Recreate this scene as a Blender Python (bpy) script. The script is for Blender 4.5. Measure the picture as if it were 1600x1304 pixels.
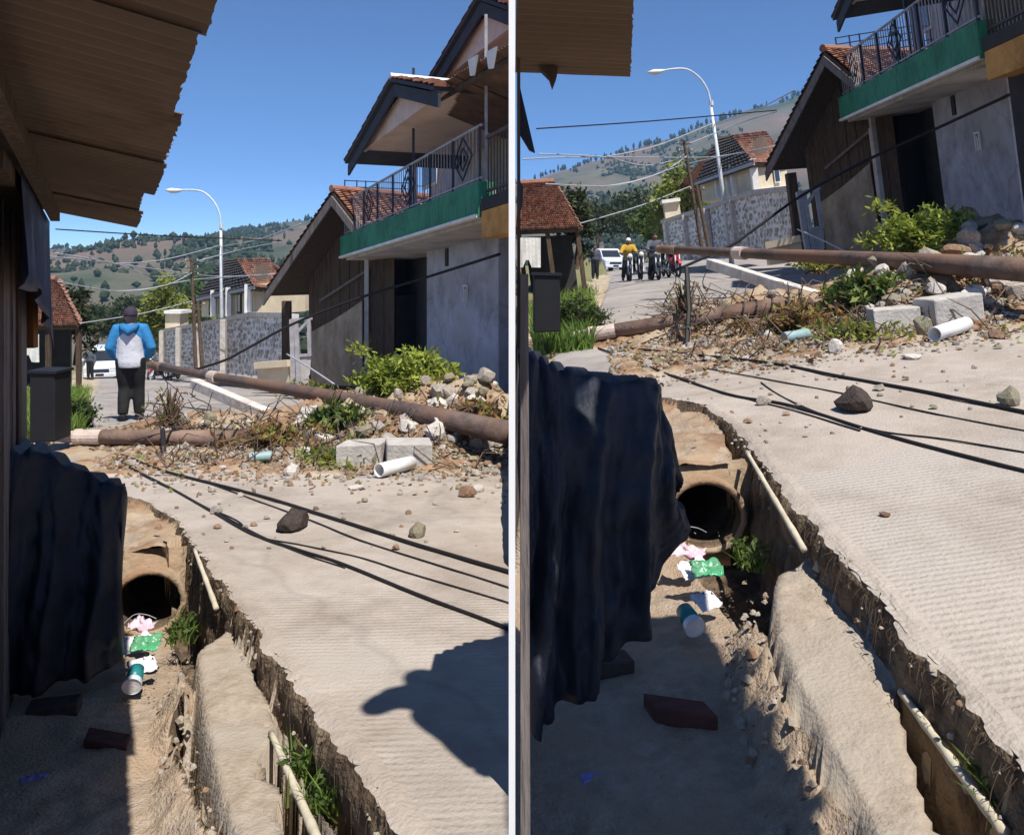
import bpy, math, random
import numpy as np
from mathutils import Vector, Matrix, noise

random.seed(7)
for o in list(bpy.data.objects): bpy.data.objects.remove(o)
SC = bpy.context.scene
COL = SC.collection
R = math.radians
V = Vector

# ------------------------------------------------------------------ camera
FPX, HY, CX, CAMZ = 1300.0, 415.0, 800.0, 1.5       # focal length and horizon in 1600-wide pixels
cam_d = bpy.data.cameras.new('camera')
cam = bpy.data.objects.new('camera', cam_d); COL.objects.link(cam)
cam.location = (0, 0, CAMZ); cam.rotation_euler = (R(90), 0, 0)
cam_d.sensor_width = 36; cam_d.lens = 36 * FPX / 1600
cam_d.shift_y = -(652 - HY) / 1600
cam_d.clip_start = 0.05; cam_d.clip_end = 6000
SC.camera = cam

# ------------------------------------------------------------------ light
ELEV = 63.0
TRAV = V((-0.50, 0.866, 0)).normalized()            # where shadows fall, on the ground
sd = bpy.data.lights.new('sun', 'SUN'); sun = bpy.data.objects.new('sun', sd); COL.objects.link(sun)
sd.energy = 5.0; sd.angle = R(0.5); sd.color = (1.0, 0.955, 0.88)
ldir = V((TRAV.x * math.cos(R(ELEV)), TRAV.y * math.cos(R(ELEV)), -math.sin(R(ELEV))))
sun.rotation_euler = ldir.to_track_quat('-Z', 'Y').to_euler()
W = bpy.data.worlds.new('World'); SC.world = W; W.use_nodes = True
nt = W.node_tree; bg = nt.nodes['Background']
sky = nt.nodes.new('ShaderNodeTexSky'); sky.sky_type = 'NISHITA'; sky.sun_disc = False
sky.sun_elevation = R(ELEV); sky.sun_rotation = math.atan2(-TRAV.x, -TRAV.y)
sky.altitude = 4500; sky.air_density = 0.85; sky.dust_density = 0.0; sky.ozone_density = 8.5
nt.links.new(sky.outputs[0], bg.inputs[0]); bg.inputs[1].default_value = 0.12
SC.view_settings.view_transform = 'Standard'; SC.view_settings.look = 'None'
SC.view_settings.exposure = 0.5; SC.view_settings.gamma = 1.0; SC.view_settings.use_curve_mapping = False
SC.render.engine = 'CYCLES'
SC.cycles.max_bounces = 6; SC.cycles.diffuse_bounces = 3; SC.cycles.glossy_bounces = 2; SC.cycles.transparent_max_bounces = 8

# ------------------------------------------------------------------ materials
def mat(name, c1, c2=None, sc=4.0, rough=0.85, bump=0.0, bsc=20.0, metal=0.0, detail=5, spec=0.3, lo=0.35, hi=0.65, c3=None, sc3=0.7, wave=None, trans=0.0, stretch=None):
    m = bpy.data.materials.new(name); m.use_nodes = True
    n, l = m.node_tree.nodes, m.node_tree.links
    b = n['Principled BSDF']
    b.inputs['Roughness'].default_value = rough; b.inputs['Metallic'].default_value = metal
    b.inputs['Specular IOR Level'].default_value = spec
    if trans:
        b.inputs['Transmission Weight'].default_value = trans
    tc = n.new('ShaderNodeTexCoord'); co = tc.outputs['Object']
    if stretch:
        mp = n.new('ShaderNodeMapping'); mp.inputs['Scale'].default_value = stretch
        l.new(co, mp.inputs[0]); co = mp.outputs[0]
    c2 = c2 or tuple(x * 0.72 for x in c1)
    nz = n.new('ShaderNodeTexNoise'); nz.inputs['Scale'].default_value = sc; nz.inputs['Detail'].default_value = detail
    nz.inputs['Roughness'].default_value = 0.65
    l.new(co, nz.inputs['Vector'])
    rp = n.new('ShaderNodeValToRGB'); rp.color_ramp.elements[0].position = lo; rp.color_ramp.elements[1].position = hi
    rp.color_ramp.elements[0].color = (*c2, 1); rp.color_ramp.elements[1].color = (*c1, 1)
    l.new(nz.outputs[0], rp.inputs[0]); out = rp.outputs[0]
    if c3:
        n3 = n.new('ShaderNodeTexNoise'); n3.inputs['Scale'].default_value = sc3; n3.inputs['Detail'].default_value = 4
        l.new(tc.outputs['Object'], n3.inputs['Vector'])
        r3 = n.new('ShaderNodeValToRGB'); r3.color_ramp.elements[0].position = 0.42; r3.color_ramp.elements[1].position = 0.62
        l.new(n3.outputs[0], r3.inputs[0])
        mx = n.new('ShaderNodeMix'); mx.data_type = 'RGBA'
        l.new(r3.outputs[0], mx.inputs[0]); l.new(out, mx.inputs[6]); mx.inputs[7].default_value = (*c3, 1)
        out = mx.outputs[2]
    l.new(out, b.inputs['Base Color'])
    hgt = None
    if bump:
        bz = n.new('ShaderNodeTexNoise'); bz.inputs['Scale'].default_value = bsc; bz.inputs['Detail'].default_value = 6
        l.new(co, bz.inputs['Vector'])
        bp = n.new('ShaderNodeBump'); bp.inputs['Strength'].default_value = bump; bp.inputs['Distance'].default_value = 0.02
        l.new(bz.outputs[0], bp.inputs['Height'])
        l.new(bp.outputs[0], b.inputs['Normal'])
        if wave:                                     # broom grooves across a concrete road: (angle, period, strength)
            mp = n.new('ShaderNodeMapping'); mp.inputs['Rotation'].default_value = (0, 0, wave[0])
            l.new(tc.outputs['Object'], mp.inputs[0])
            wv = n.new('ShaderNodeTexWave'); wv.bands_direction = 'Y'; wv.inputs['Scale'].default_value = 0.314 / wave[1]
            wv.inputs['Distortion'].default_value = .8; wv.inputs['Detail'].default_value = 2; wv.inputs['Detail Scale'].default_value = 1.2
            l.new(mp.outputs[0], wv.inputs['Vector'])
            nf = n.new('ShaderNodeTexNoise'); nf.inputs['Scale'].default_value = 0.9
            l.new(tc.outputs['Object'], nf.inputs['Vector'])
            rf = n.new('ShaderNodeValToRGB'); rf.color_ramp.elements[0].position = 0.36; rf.color_ramp.elements[1].position = 0.55
            l.new(nf.outputs[0], rf.inputs[0])
            mu = n.new('ShaderNodeMath'); mu.operation = 'MULTIPLY'
            l.new(wv.outputs['Fac'], mu.inputs[0]); l.new(rf.outputs[0], mu.inputs[1])
            b2 = n.new('ShaderNodeBump'); b2.inputs['Strength'].default_value = wave[2]; b2.inputs['Distance'].default_value = 0.012
            l.new(mu.outputs[0], b2.inputs['Height']); l.new(bp.outputs[0], b2.inputs['Normal'])
            l.new(b2.outputs[0], b.inputs['Normal'])
    return m

def weather(m, dark=.86, cs=.55, stain=.25):
    # cracks and worn, dirty patches that belong to the slab itself
    n, l = m.node_tree.nodes, m.node_tree.links; b = n['Principled BSDF']; src = b.inputs['Base Color'].links[0].from_socket
    tc = n.new('ShaderNodeTexCoord'); nz = n.new('ShaderNodeTexNoise'); nz.inputs['Scale'].default_value = 1.6; nz.inputs['Detail'].default_value = 6
    l.new(tc.outputs['Object'], nz.inputs['Vector']); ad = n.new('ShaderNodeMix'); ad.data_type = 'VECTOR'; ad.inputs[0].default_value = .35
    l.new(tc.outputs['Object'], ad.inputs[4]); l.new(nz.outputs['Color'], ad.inputs[5])
    vo = n.new('ShaderNodeTexVoronoi'); vo.feature = 'DISTANCE_TO_EDGE'; vo.inputs['Scale'].default_value = cs; l.new(ad.outputs[1], vo.inputs['Vector'])
    rp = n.new('ShaderNodeValToRGB'); rp.color_ramp.elements[0].position = .0; rp.color_ramp.elements[1].position = .012
    rp.color_ramp.elements[0].color = (dark, dark, dark, 1); rp.color_ramp.elements[1].color = (1, 1, 1, 1); l.new(vo.outputs['Distance'], rp.inputs[0])
    n2 = n.new('ShaderNodeTexNoise'); n2.inputs['Scale'].default_value = 1.1; n2.inputs['Detail'].default_value = 9; n2.inputs['Roughness'].default_value = .7; l.new(tc.outputs['Object'], n2.inputs['Vector'])
    r2 = n.new('ShaderNodeValToRGB'); r2.color_ramp.elements[0].position = .36; r2.color_ramp.elements[1].position = .56; q = 1 - stain
    r2.color_ramp.elements[0].color = (q, q * .96, q * .92, 1); r2.color_ramp.elements[1].color = (1, 1, 1, 1); l.new(n2.outputs[0], r2.inputs[0])
    m1 = n.new('ShaderNodeMix'); m1.data_type = 'RGBA'; m1.blend_type = 'MULTIPLY'; m1.inputs[0].default_value = 1; l.new(src, m1.inputs[6]); l.new(rp.outputs[0], m1.inputs[7])
    m2 = n.new('ShaderNodeMix'); m2.data_type = 'RGBA'; m2.blend_type = 'MULTIPLY'; m2.inputs[0].default_value = 1; l.new(m1.outputs[2], m2.inputs[6]); l.new(r2.outputs[0], m2.inputs[7])
    l.new(m2.outputs[2], b.inputs['Base Color'])

def leafmat(name, c1, c2):
    m = mat(name, c1, c2, sc=2.2, rough=0.6, lo=0.4, hi=0.6)
    n, l = m.node_tree.nodes, m.node_tree.links
    b = n['Principled BSDF']; outn = n['Material Output']
    tr = n.new('ShaderNodeBsdfTranslucent'); src = b.inputs['Base Color'].links[0].from_socket
    l.new(src, tr.inputs[0])
    mx = n.new('ShaderNodeMixShader'); mx.inputs[0].default_value = 0.35
    l.new(b.outputs[0], mx.inputs[1]); l.new(tr.outputs[0], mx.inputs[2]); l.new(mx.outputs[0], outn.inputs[0])
    return m

MT = {}
MT['concrete'] = mat('concrete', (.43, .372, .318), (.355, .305, .258), sc=6, bump=.5, bsc=60, c3=(.39, .345, .30), sc3=.7, wave=(R(-3), .040, .32))
MT['concrete_plain'] = mat('concrete_plain', (.43, .372, .318), (.355, .305, .258), sc=6, bump=.5, bsc=60, c3=(.40, .342, .29), sc3=.7)
MT['asphalt'] = mat('asphalt', (.33, .305, .295), (.26, .24, .23), sc=5, bump=.5, bsc=70, c3=(.37, .33, .30), sc3=.6)
for k_ in ('concrete', 'concrete_plain', 'asphalt'): weather(MT[k_], cs=.4)
MT['dirt'] = mat('dirt', (.44, .35, .265), (.29, .215, .15), sc=14, bump=1.0, bsc=70, detail=9, c3=(.36, .265, .18), sc3=2.2)
MT['ledge'] = mat('ledge', (.39, .325, .255), (.26, .205, .15), sc=16, bump=.5, bsc=60, detail=9, c3=(.34, .29, .235), sc3=2.6)
MT['ditch'] = mat('ditch', (.13, .088, .055), (.05, .034, .022), sc=14, bump=1.2, bsc=55, detail=9, c3=(.20, .145, .095), sc3=5)  # soil colour darkened so the ditch walls read as shaded
MT['redsoil'] = mat('redsoil', (.33, .20, .115), (.16, .09, .05), sc=4, bump=1.0, bsc=18, c3=(.36, .28, .19), sc3=1.7)
MT['sand'] = mat('sand', (.47, .39, .28), (.34, .27, .18), sc=3, bump=.5, bsc=30)
MT['soilgreen'] = mat('soilgreen', (.13, .16, .05), (.20, .16, .09), sc=2, bump=.5)
MT['stone'] = mat('stone', (.42, .37, .32), (.25, .21, .17), sc=7, bump=.7, bsc=18)
MT['stone_pale'] = mat('stone_pale', (.62, .57, .52), (.44, .39, .34), sc=7, bump=.6, bsc=18)
MT['stone_dark'] = mat('stone_dark', (.075, .055, .045), (.04, .028, .022), sc=9, bump=.9, bsc=22)
MT['stone_brown'] = mat('stone_brown', (.30, .19, .12), (.17, .10, .06), sc=8, bump=.8, bsc=18)
MT['stone_olive'] = mat('stone_olive', (.30, .27, .19), (.19, .165, .11), sc=8, bump=.7, bsc=22)
MT['block'] = mat('block', (.50, .47, .43), (.36, .33, .30), sc=6, bump=.5, bsc=30)
MT['wood_dark'] = mat('wood_dark', (.12, .080, .054), (.05, .033, .023), sc=5, bump=.6, bsc=20, stretch=(6, 6, .5))
MT['wood_grey'] = mat('wood_grey', (.24, .205, .19), (.10, .08, .075), sc=5, bump=.6, bsc=20, stretch=(6, 6, .5))
MT['wood_orange'] = mat('wood_orange', (.30, .12, .035), (.18, .07, .02), sc=5, bump=.4, stretch=(5, 5, .6))
MT['sheet'] = mat('sheet', (.20, .145, .105), (.11, .075, .052), sc=3, rough=.75, bump=.2, metal=.0, c3=(.15, .11, .085), sc3=1.3)
MT['sheet_rust'] = mat('sheet_rust', (.16, .10, .075), (.09, .055, .04), sc=3, rough=.75, bump=.2)
MT['tarp'] = mat('tarp', (.017, .022, .038), (.008, .010, .018), sc=5, rough=.6, bump=.25, bsc=40, spec=.25, c3=(.022, .024, .032), sc3=3)
MT['tarp_blue'] = mat('tarp_blue', (.05, .075, .16), (.02, .03, .06), sc=3, rough=.5, bump=.3, bsc=9)
MT['tile'] = mat('tile', (.33, .14, .085), (.20, .085, .055), sc=7, bump=.5, bsc=14, c3=(.27, .15, .11), sc3=2)
MT['tile_dark'] = mat('tile_dark', (.19, .095, .065), (.11, .06, .045), sc=7, bump=.5, bsc=14)
MT['tile_pale'] = mat('tile_pale', (.40, .22, .155), (.30, .16, .11), sc=7, bump=.5, bsc=14)
TILES = ['tile', 'tile_dark', 'tile_pale']
MT['green'] = mat('green', (.04, .25, .14), (.03, .16, .09), sc=5, rough=.7, bump=.25, stretch=(3, 3, .5), lo=.28, hi=.55)
MT['wall_blue'] = mat('wall_blue', (.47, .49, .58), (.38, .395, .47), sc=2.2, bump=.3, bsc=25, stretch=(1, 1, .55), c3=(.36, .355, .39), sc3=1.2)
weather(MT['wall_blue'], dark=.8, cs=.5, stain=.35); weather(MT['green'], dark=.7, cs=.8, stain=.4)
MT['wall_pink'] = mat('wall_pink', (.70, .56, .50), (.62, .49, .43), sc=1.5, bump=.1)
MT['wall_upper'] = mat('wall_upper', (.55, .52, .50), (.44, .41, .39), sc=1.5, bump=.15)
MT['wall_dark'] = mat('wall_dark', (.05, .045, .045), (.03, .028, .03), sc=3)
MT['plaster'] = mat('plaster', (.42, .34, .25), (.22, .17, .12), sc=3.5, bump=.6, bsc=16, stretch=(1, 1, .45))
MT['cream'] = mat('cream', (.68, .58, .42), (.55, .46, .33), sc=2)
MT['white'] = mat('white', (.80, .79, .77), (.66, .64, .61), sc=3, rough=.6, bump=.1)
MT['post_white'] = mat('post_white', (.90, .90, .89), (.86, .86, .85), sc=3, rough=.5)
MT['beam_white'] = mat('beam_white', (.70, .66, .60), (.45, .40, .35), sc=5, bump=.3)
MT['fascia'] = mat('fascia', (.05, .055, .08), (.035, .038, .05), sc=4)
MT['iron'] = mat('iron', (.04, .045, .07), (.025, .028, .04), sc=6, rough=.5)
MT['iron_pale'] = mat('iron_pale', (.42, .40, .42), (.28, .26, .27), sc=6, rough=.5)
MT['iron_brown'] = mat('iron_brown', (.09, .065, .045), (.05, .035, .025), sc=6, rough=.6)
MT['iron_blue'] = mat('iron_blue', (.022, .03, .085), (.016, .02, .05), sc=6, rough=.5)
MT['orange'] = mat('orange', (.62, .33, .10), (.48, .24, .07), sc=3)
weather(MT['orange'], dark=.75, cs=.8, stain=.4); weather(MT['wall_upper'], dark=.8, cs=.6, stain=.35); weather(MT['wall_pink'], dark=.85, cs=.4, stain=.2)
MT['steel'] = mat('steel', (.66, .68, .70), (.52, .54, .56), sc=5, rough=.45)
MT['pole_brown'] = mat('pole_brown', (.135, .095, .082), (.065, .045, .038), sc=6, rough=.7, bump=.4, bsc=20, c3=(.17, .095, .06), sc3=1.6)
MT['pole_rust'] = mat('pole_rust', (.15, .085, .06), (.07, .042, .03), sc=6, rough=.75, bump=.5, bsc=20, c3=(.24, .16, .12), sc3=2)
MT['pole_tip'] = mat('pole_tip', (.60, .50, .44), (.42, .33, .28), sc=7, bump=.4)
MT['wire'] = mat('wire', (.018, .014, .014), (.012, .010, .010), rough=.6)
MT['wire_pale'] = mat('wire_pale', (.40, .42, .46), (.32, .33, .36), rough=.5)
MT['bamboo'] = mat('bamboo', (.58, .52, .40), (.42, .36, .26), sc=6, bump=.3, stretch=(1, 1, 1))
MT['bark'] = mat('bark', (.14, .095, .065), (.07, .045, .03), sc=8, bump=.8)
MT['leaf_lime'] = leafmat('leaf_lime', (.46, .50, .085), (.24, .31, .04))
MT['leaf_mid'] = leafmat('leaf_mid', (.105, .16, .035), (.055, .09, .02))
MT['leaf_dark'] = leafmat('leaf_dark', (.055, .075, .025), (.03, .042, .014))
MT['leaf_yellow'] = leafmat('leaf_yellow', (.27, .29, .06), (.15, .18, .03))
MT['leaf_dry'] = leafmat('leaf_dry', (.33, .19, .07), (.16, .085, .035))
MT['grass'] = leafmat('grass', (.19, .29, .05), (.10, .17, .03))
MT['root'] = mat('root', (.14, .095, .06), (.06, .04, .026), sc=5)
MT['twig'] = mat('twig', (.17, .125, .09), (.08, .055, .04), sc=5)
MT['black'] = mat('black', (.012, .012, .014), (.008, .008, .010), rough=.7)
MT['rubber'] = mat('rubber', (.02, .02, .021), (.013, .013, .014), rough=.8)
MT['glass'] = mat('glass', (.03, .035, .045), (.02, .024, .03), rough=.1, spec=.6)
MT['car_white'] = mat('car_white', (.62, .66, .72), (.58, .62, .68), rough=.3, spec=.5)
MT['red'] = mat('red', (.45, .035, .04), (.36, .02, .03), rough=.4, spec=.5)
MT['skin'] = mat('skin', (.27, .15, .095), (.23, .125, .08), rough=.6)
MT['jacket_white'] = mat('jacket_white', (.62, .63, .68), (.54, .55, .60), sc=6, bump=.5, bsc=9)
MT['jacket_blue'] = mat('jacket_blue', (.03, .19, .42), (.02, .13, .31), sc=6, bump=.5, bsc=9)
def two_tone(name, low, high):
    m = mat(name, low, tuple(x * .85 for x in low), sc=6, bump=.7, bsc=9); n, l = m.node_tree.nodes, m.node_tree.links; b = n['Principled BSDF']; src = b.inputs['Base Color'].links[0].from_socket
    tc = n.new('ShaderNodeTexCoord'); sp = n.new('ShaderNodeSeparateXYZ'); l.new(tc.outputs['Object'], sp.inputs[0])
    def mth(op, a, b_=None):
        k = n.new('ShaderNodeMath'); k.operation = op
        for i, v in enumerate((a, b_)):
            if v is None: continue
            if isinstance(v, (int, float)): k.inputs[i].default_value = v
            else: l.new(v, k.inputs[i])
        return k.outputs[0]
    ax = mth('ABSOLUTE', sp.outputs[0]); lim = mth('SUBTRACT', 1.40, mth('MULTIPLY', ax, 1.05))
    f = mth('MAXIMUM', mth('GREATER_THAN', sp.outputs[2], lim), mth('GREATER_THAN', ax, mth('ADD', .185, mth('MULTIPLY', mth('SUBTRACT', 1.05, sp.outputs[2]), .12))))
    mx = n.new('ShaderNodeMix'); mx.data_type = 'RGBA'; l.new(f, mx.inputs[0]); l.new(src, mx.inputs[6]); mx.inputs[7].default_value = (*high, 1); l.new(mx.outputs[2], b.inputs['Base Color'])
    return m
MT['jacket_two'] = two_tone('jacket_two', (.62, .63, .68), (.03, .19, .42))
MT['trouser_black'] = mat('trouser_black', (.02, .02, .021), (.013, .013, .014), sc=8, bump=.5, bsc=10)
MT['shirt_yellow'] = mat('shirt_yellow', (.52, .32, .03), (.40, .25, .03), sc=8)
MT['shirt_grey'] = mat('shirt_grey', (.10, .11, .14), (.07, .075, .10), sc=8)
MT['cap'] = mat('cap', (.055, .04, .07), (.035, .026, .045), sc=8)
MT['wrap_green'] = mat('wrap_green', (.05, .36, .16), (.10, .24, .13), sc=9, rough=.35, bump=.6, bsc=14, spec=.5)
MT['wrap_white'] = mat('wrap_white', (.80, .78, .78), (.62, .58, .60), sc=9, rough=.4, bump=.6, bsc=14)
MT['wrap_pink'] = mat('wrap_pink', (.68, .36, .46), (.62, .55, .58), sc=6, rough=.4, bump=.6, bsc=14)
MT['cup'] = mat('cup', (.62, .66, .70), (.52, .56, .60), rough=.25, spec=.5)
MT['cup_teal'] = mat('cup_teal', (.02, .22, .22), (.02, .16, .16), rough=.35)
MT['teal_pale'] = mat('teal_pale', (.30, .42, .42), (.22, .32, .33), rough=.5, sc=6)
MT['purple'] = mat('purple', (.32, .28, .60), (.22, .2, .45), rough=.4)
MT['brick'] = mat('brick', (.13, .045, .035), (.08, .03, .022), sc=9, bump=.6)
MT['egg'] = mat('egg', (.60, .42, .20), (.48, .33, .15), sc=6, bump=.2)
MT['hill'] = mat('hill', (.13, .115, .075), (.042, .056, .03), sc=.022, detail=14, lo=.40, hi=.64, c3=(.165, .11, .085), sc3=.006)

# ------------------------------------------------------------------ mesh helpers
class MB:
    def __init__(s): s.v = []; s.f = []; s.m = []
    def add(s, vs, fs, mi=0):
        k = len(s.v); s.v += [tuple(p) for p in vs]
        for f in fs: s.f.append([k + i for i in f]); s.m.append(mi)
        return s
    def prism(s, poly, ext, mi=0):
        n = len(poly); a = [V(p) for p in poly]; b = [p + V(ext) for p in a]
        s.add(a + b, [list(range(n))[::-1], list(range(n, 2 * n))] + [[i, (i + 1) % n, n + (i + 1) % n, n + i] for i in range(n)], mi)
        return s
    def hexa(s, p, mi=0):                            # p: 4 bottom, 4 top
        s.add(p, [[3, 2, 1, 0], [4, 5, 6, 7], [0, 1, 5, 4], [1, 2, 6, 5], [2, 3, 7, 6], [3, 0, 4, 7]], mi); return s
    def box(s, c, a, b, d, mi=0):                    # centre and three half axes
        c, a, b, d = V(c), V(a), V(b), V(d)
        return s.hexa([c - a - b - d, c + a - b - d, c + a + b - d, c - a + b - d, c - a - b + d, c + a - b + d, c + a + b + d, c - a + b + d], mi)
    def bar(s, p, q, w, h=None, mi=0):               # square bar between two points
        p, q = V(p), V(q); h = h or w; d = (q - p).normalized()
        x = d.cross(V((0, 0, 1)));
        if x.length < 1e-3: x = V((1, 0, 0))
        x.normalize(); y = x.cross(d)
        return s.box((p + q) / 2, x * w / 2, y * h / 2, (q - p) / 2, mi)
    def tube(s, pts, r, n=8, cap=True, mi=0, ell=None):
        pts = [V(p) for p in pts]; rs = r if isinstance(r, (list, tuple)) else [r] * len(pts)
        vs = []; px = None
        for i, p in enumerate(pts):
            d = (pts[min(i + 1, len(pts) - 1)] - pts[max(i - 1, 0)])
            if d.length < 1e-9: d = V((0, 0, 1))
            d.normalize()
            if px is None:
                px = d.cross(V((0, 0, 1)))
                if px.length < 0.05: px = V((1, 0, 0))
            x = px - d * px.dot(d); x.normalize(); px = x; y = d.cross(x)
            e = ell[i] if ell else 1.0
            for k in range(n):
                t = 2 * math.pi * k / n
                vs.append(p + x * (rs[i] * math.cos(t)) + y * (rs[i] * e * math.sin(t)))
        fs = [[i * n + k, i * n + (k + 1) % n, (i + 1) * n + (k + 1) % n, (i + 1) * n + k] for i in range(len(pts) - 1) for k in range(n)]
        if cap: fs += [list(range(n))[::-1], [(len(pts) - 1) * n + k for k in range(n)]]
        return s.add(vs, fs, mi)
    def build(s, name, m, parent=None, loc=None, smooth=False, bevel=0.0, kind=None, solid=0.0):
        me = bpy.data.meshes.new(name)
        if parent is not None: org = WORLDLOC[parent.name]
        elif loc is not None: org = V(loc)
        else:
            a = np.array(s.v); org = V(((a[:, 0].min() + a[:, 0].max()) / 2, (a[:, 1].min() + a[:, 1].max()) / 2, a[:, 2].min()))
        a = np.array(s.v, dtype=float)
        cut = CLIP and ((CLIP == 'L' and a[:, 0].max() > -.012) or (CLIP == 'R' and a[:, 0].min() < .010))
        if cut:                                       # each street keeps to its own side of the boundary
            import bmesh
            me.from_pydata(a.tolist(), [], s.f); me.update(); me.polygons.foreach_set('material_index', s.m)
            bm = bmesh.new(); bm.from_mesh(me); bmesh.ops.remove_doubles(bm, verts=bm.verts, dist=1e-5)
            sg = 1 if CLIP == 'L' else -1
            g_ = bmesh.ops.bisect_plane(bm, geom=bm.verts[:] + bm.edges[:] + bm.faces[:], plane_co=(-.012 if sg > 0 else .010, 0, 0), plane_no=(sg, 0, 0), clear_outer=True)
            ce = [e for e in g_['geom_cut'] if isinstance(e, bmesh.types.BMEdge)]
            if ce and not solid: bmesh.ops.holes_fill(bm, edges=ce, sides=0)
            bmesh.ops.translate(bm, verts=bm.verts, vec=-V(org)); bm.to_mesh(me); bm.free()
            if len(me.vertices) == 0: return None
            s.m = [p.material_index for p in me.polygons]
        else:
            me.from_pydata((a - np.array(org)).tolist(), [], s.f); me.update()
        for mm in (m if isinstance(m, (list, tuple)) else [m]): me.materials.append(MT[mm])
        if isinstance(m, (list, tuple)): me.polygons.foreach_set('material_index', s.m)
        if smooth: me.polygons.foreach_set('use_smooth', [True] * len(me.polygons))
        o = bpy.data.objects.new(name, me); COL.objects.link(o)
        if parent is not None: o.parent = parent
        else: o.location = org
        WORLDLOC[o.name] = V(org)
        if bevel:
            b = o.modifiers.new('bevel', 'BEVEL'); b.width = bevel; b.segments = 2; b.limit_method = 'ANGLE'
        if solid:
            b = o.modifiers.new('solid', 'SOLIDIFY'); b.thickness = solid
        if kind: o['kind'] = kind
        return o
WORLDLOC = {}
CLIP = None
def tag(o, label=None, cat=None, group=None, kind=None):
    if label: o['label'] = label
    if cat: o['category'] = cat
    if group: o['group'] = group
    if kind: o['kind'] = kind
    return o
def thing(name, label, cat, loc, group=None):
    o = bpy.data.objects.new(name, None); COL.objects.link(o); o.location = loc; WORLDLOC[o.name] = V(loc)
    o.empty_display_size = .1
    return tag(o, label, cat, group)

def fbm(x, y, z=0.0, o=4): return noise.fractal(V((x, y, z)), 1.0, 2.1, o)

# ------------------------------------------------------------------ the two streets
class Side:
    def __init__(s, key, sl, c, far):
        s.key, s.sl, s.c, s.far = key, sl, c, far
        s.up = V((-c, 0, 1)).normalized(); s.k = 1.0 if key == 'L' else 1 / 1.065
        s.bumps = []
        s.w = 'left-hand street' if key == 'L' else 'right-hand street'
    def Q(s, px, py):                                # a spot noted in the first view, found again in the second
        if s.key == 'L': return px, py
        dx, dy = px - 262, py - 297; a = R(-7.3); k = 1.065
        return 1015 + k * (dx * math.cos(a) - dy * math.sin(a)), 113 + k * (dx * math.sin(a) + dy * math.cos(a))
    def ray(s, px, py): return V(((px - CX) / FPX, 1, (HY - py) / FPX))
    def Pd(s, px, py, Y): return V((0, 0, CAMZ)) + s.ray(px, py) * Y
    def P(s, px, py, Y): return s.Pd(*s.Q(px, py), Y * s.k)
    def zg(s, X, Y):
        return s.sl * min(Y, s.far) + (s.sl - .051) * max(0.0, Y - s.far) + s.c * max(-2, min(X, 14))
    def zf(s, X, Y):
        z = s.zg(X, Y)
        for (bx, by, rx, ry, h) in s.bumps:
            d = ((X - bx) / rx) ** 2 + ((Y - by) / ry) ** 2
            if d < 6: z += h * math.exp(-d) * (1 + .40 * fbm(X * 1.7, Y * 1.7, 3, 3) + .10 * fbm(X * 6.5, Y * 6.5, 5, 3))
        return z
    def hit(s, px, py, dz=0.0, fn=None):
        fn = fn or s.zg; r = s.ray(px, py); y0 = 0.5; y = 0.5
        while y < 130:
            if CAMZ + r.z * y < fn(r.x * y, y) + dz: break
            y0 = y; y *= 1.04
        lo, hi = y0, y
        for _ in range(40):
            m = (lo + hi) / 2
            if CAMZ + r.z * m < fn(r.x * m, m) + dz: hi = m
            else: lo = m
        return V((r.x * hi, hi, fn(r.x * hi, hi) + dz))
    def gd(s, px, py, dz=0.0): return s.hit(px, py, dz)          # own-view pixel -> bare ground
    def g(s, px, py, dz=0.0): return s.hit(*s.Q(px, py), dz)     # first-view pixel -> bare ground
    def h(s, px, py): return s.hit(*s.Q(px, py), 0, s.zf)        # onto the ground with its heaps
    def hd(s, px, py): return s.hit(px, py, 0, s.zf)
    def pick(s, l, r): return l if s.key == 'L' else r
L = Side('L', -.0654, 0.0, 13.0)
Rr = Side('R', .0436, .128, 12.2)
SIDES = [L, Rr]

class Frame:
    def __init__(s, sd, O, U, up=None, k=1.0):
        s.sd, s.O = sd, V(O); s.U = V(U).normalized(); s.W = V(up or sd.up)
        s.V = s.U.cross(s.W).normalized() * k; s.U = s.U * k; s.W = s.W * k
    def pt(s, u, v, w): return s.O + s.U * u + s.V * v + s.W * w
    def onv(s, px, py, v):                            # camera ray on the plane v = const
        r = s.sd.ray(*s.sd.Q(px, py)); A = np.array([list(s.U), list(s.W), [-x for x in r]]).T
        b = np.array(V((0, 0, CAMZ)) - s.O - s.V * v); x = np.linalg.solve(A, b); return x[0], x[1]
    def ponv(s, px, py, v): u, w = s.onv(px, py, v); return s.pt(u, v, w)

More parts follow.
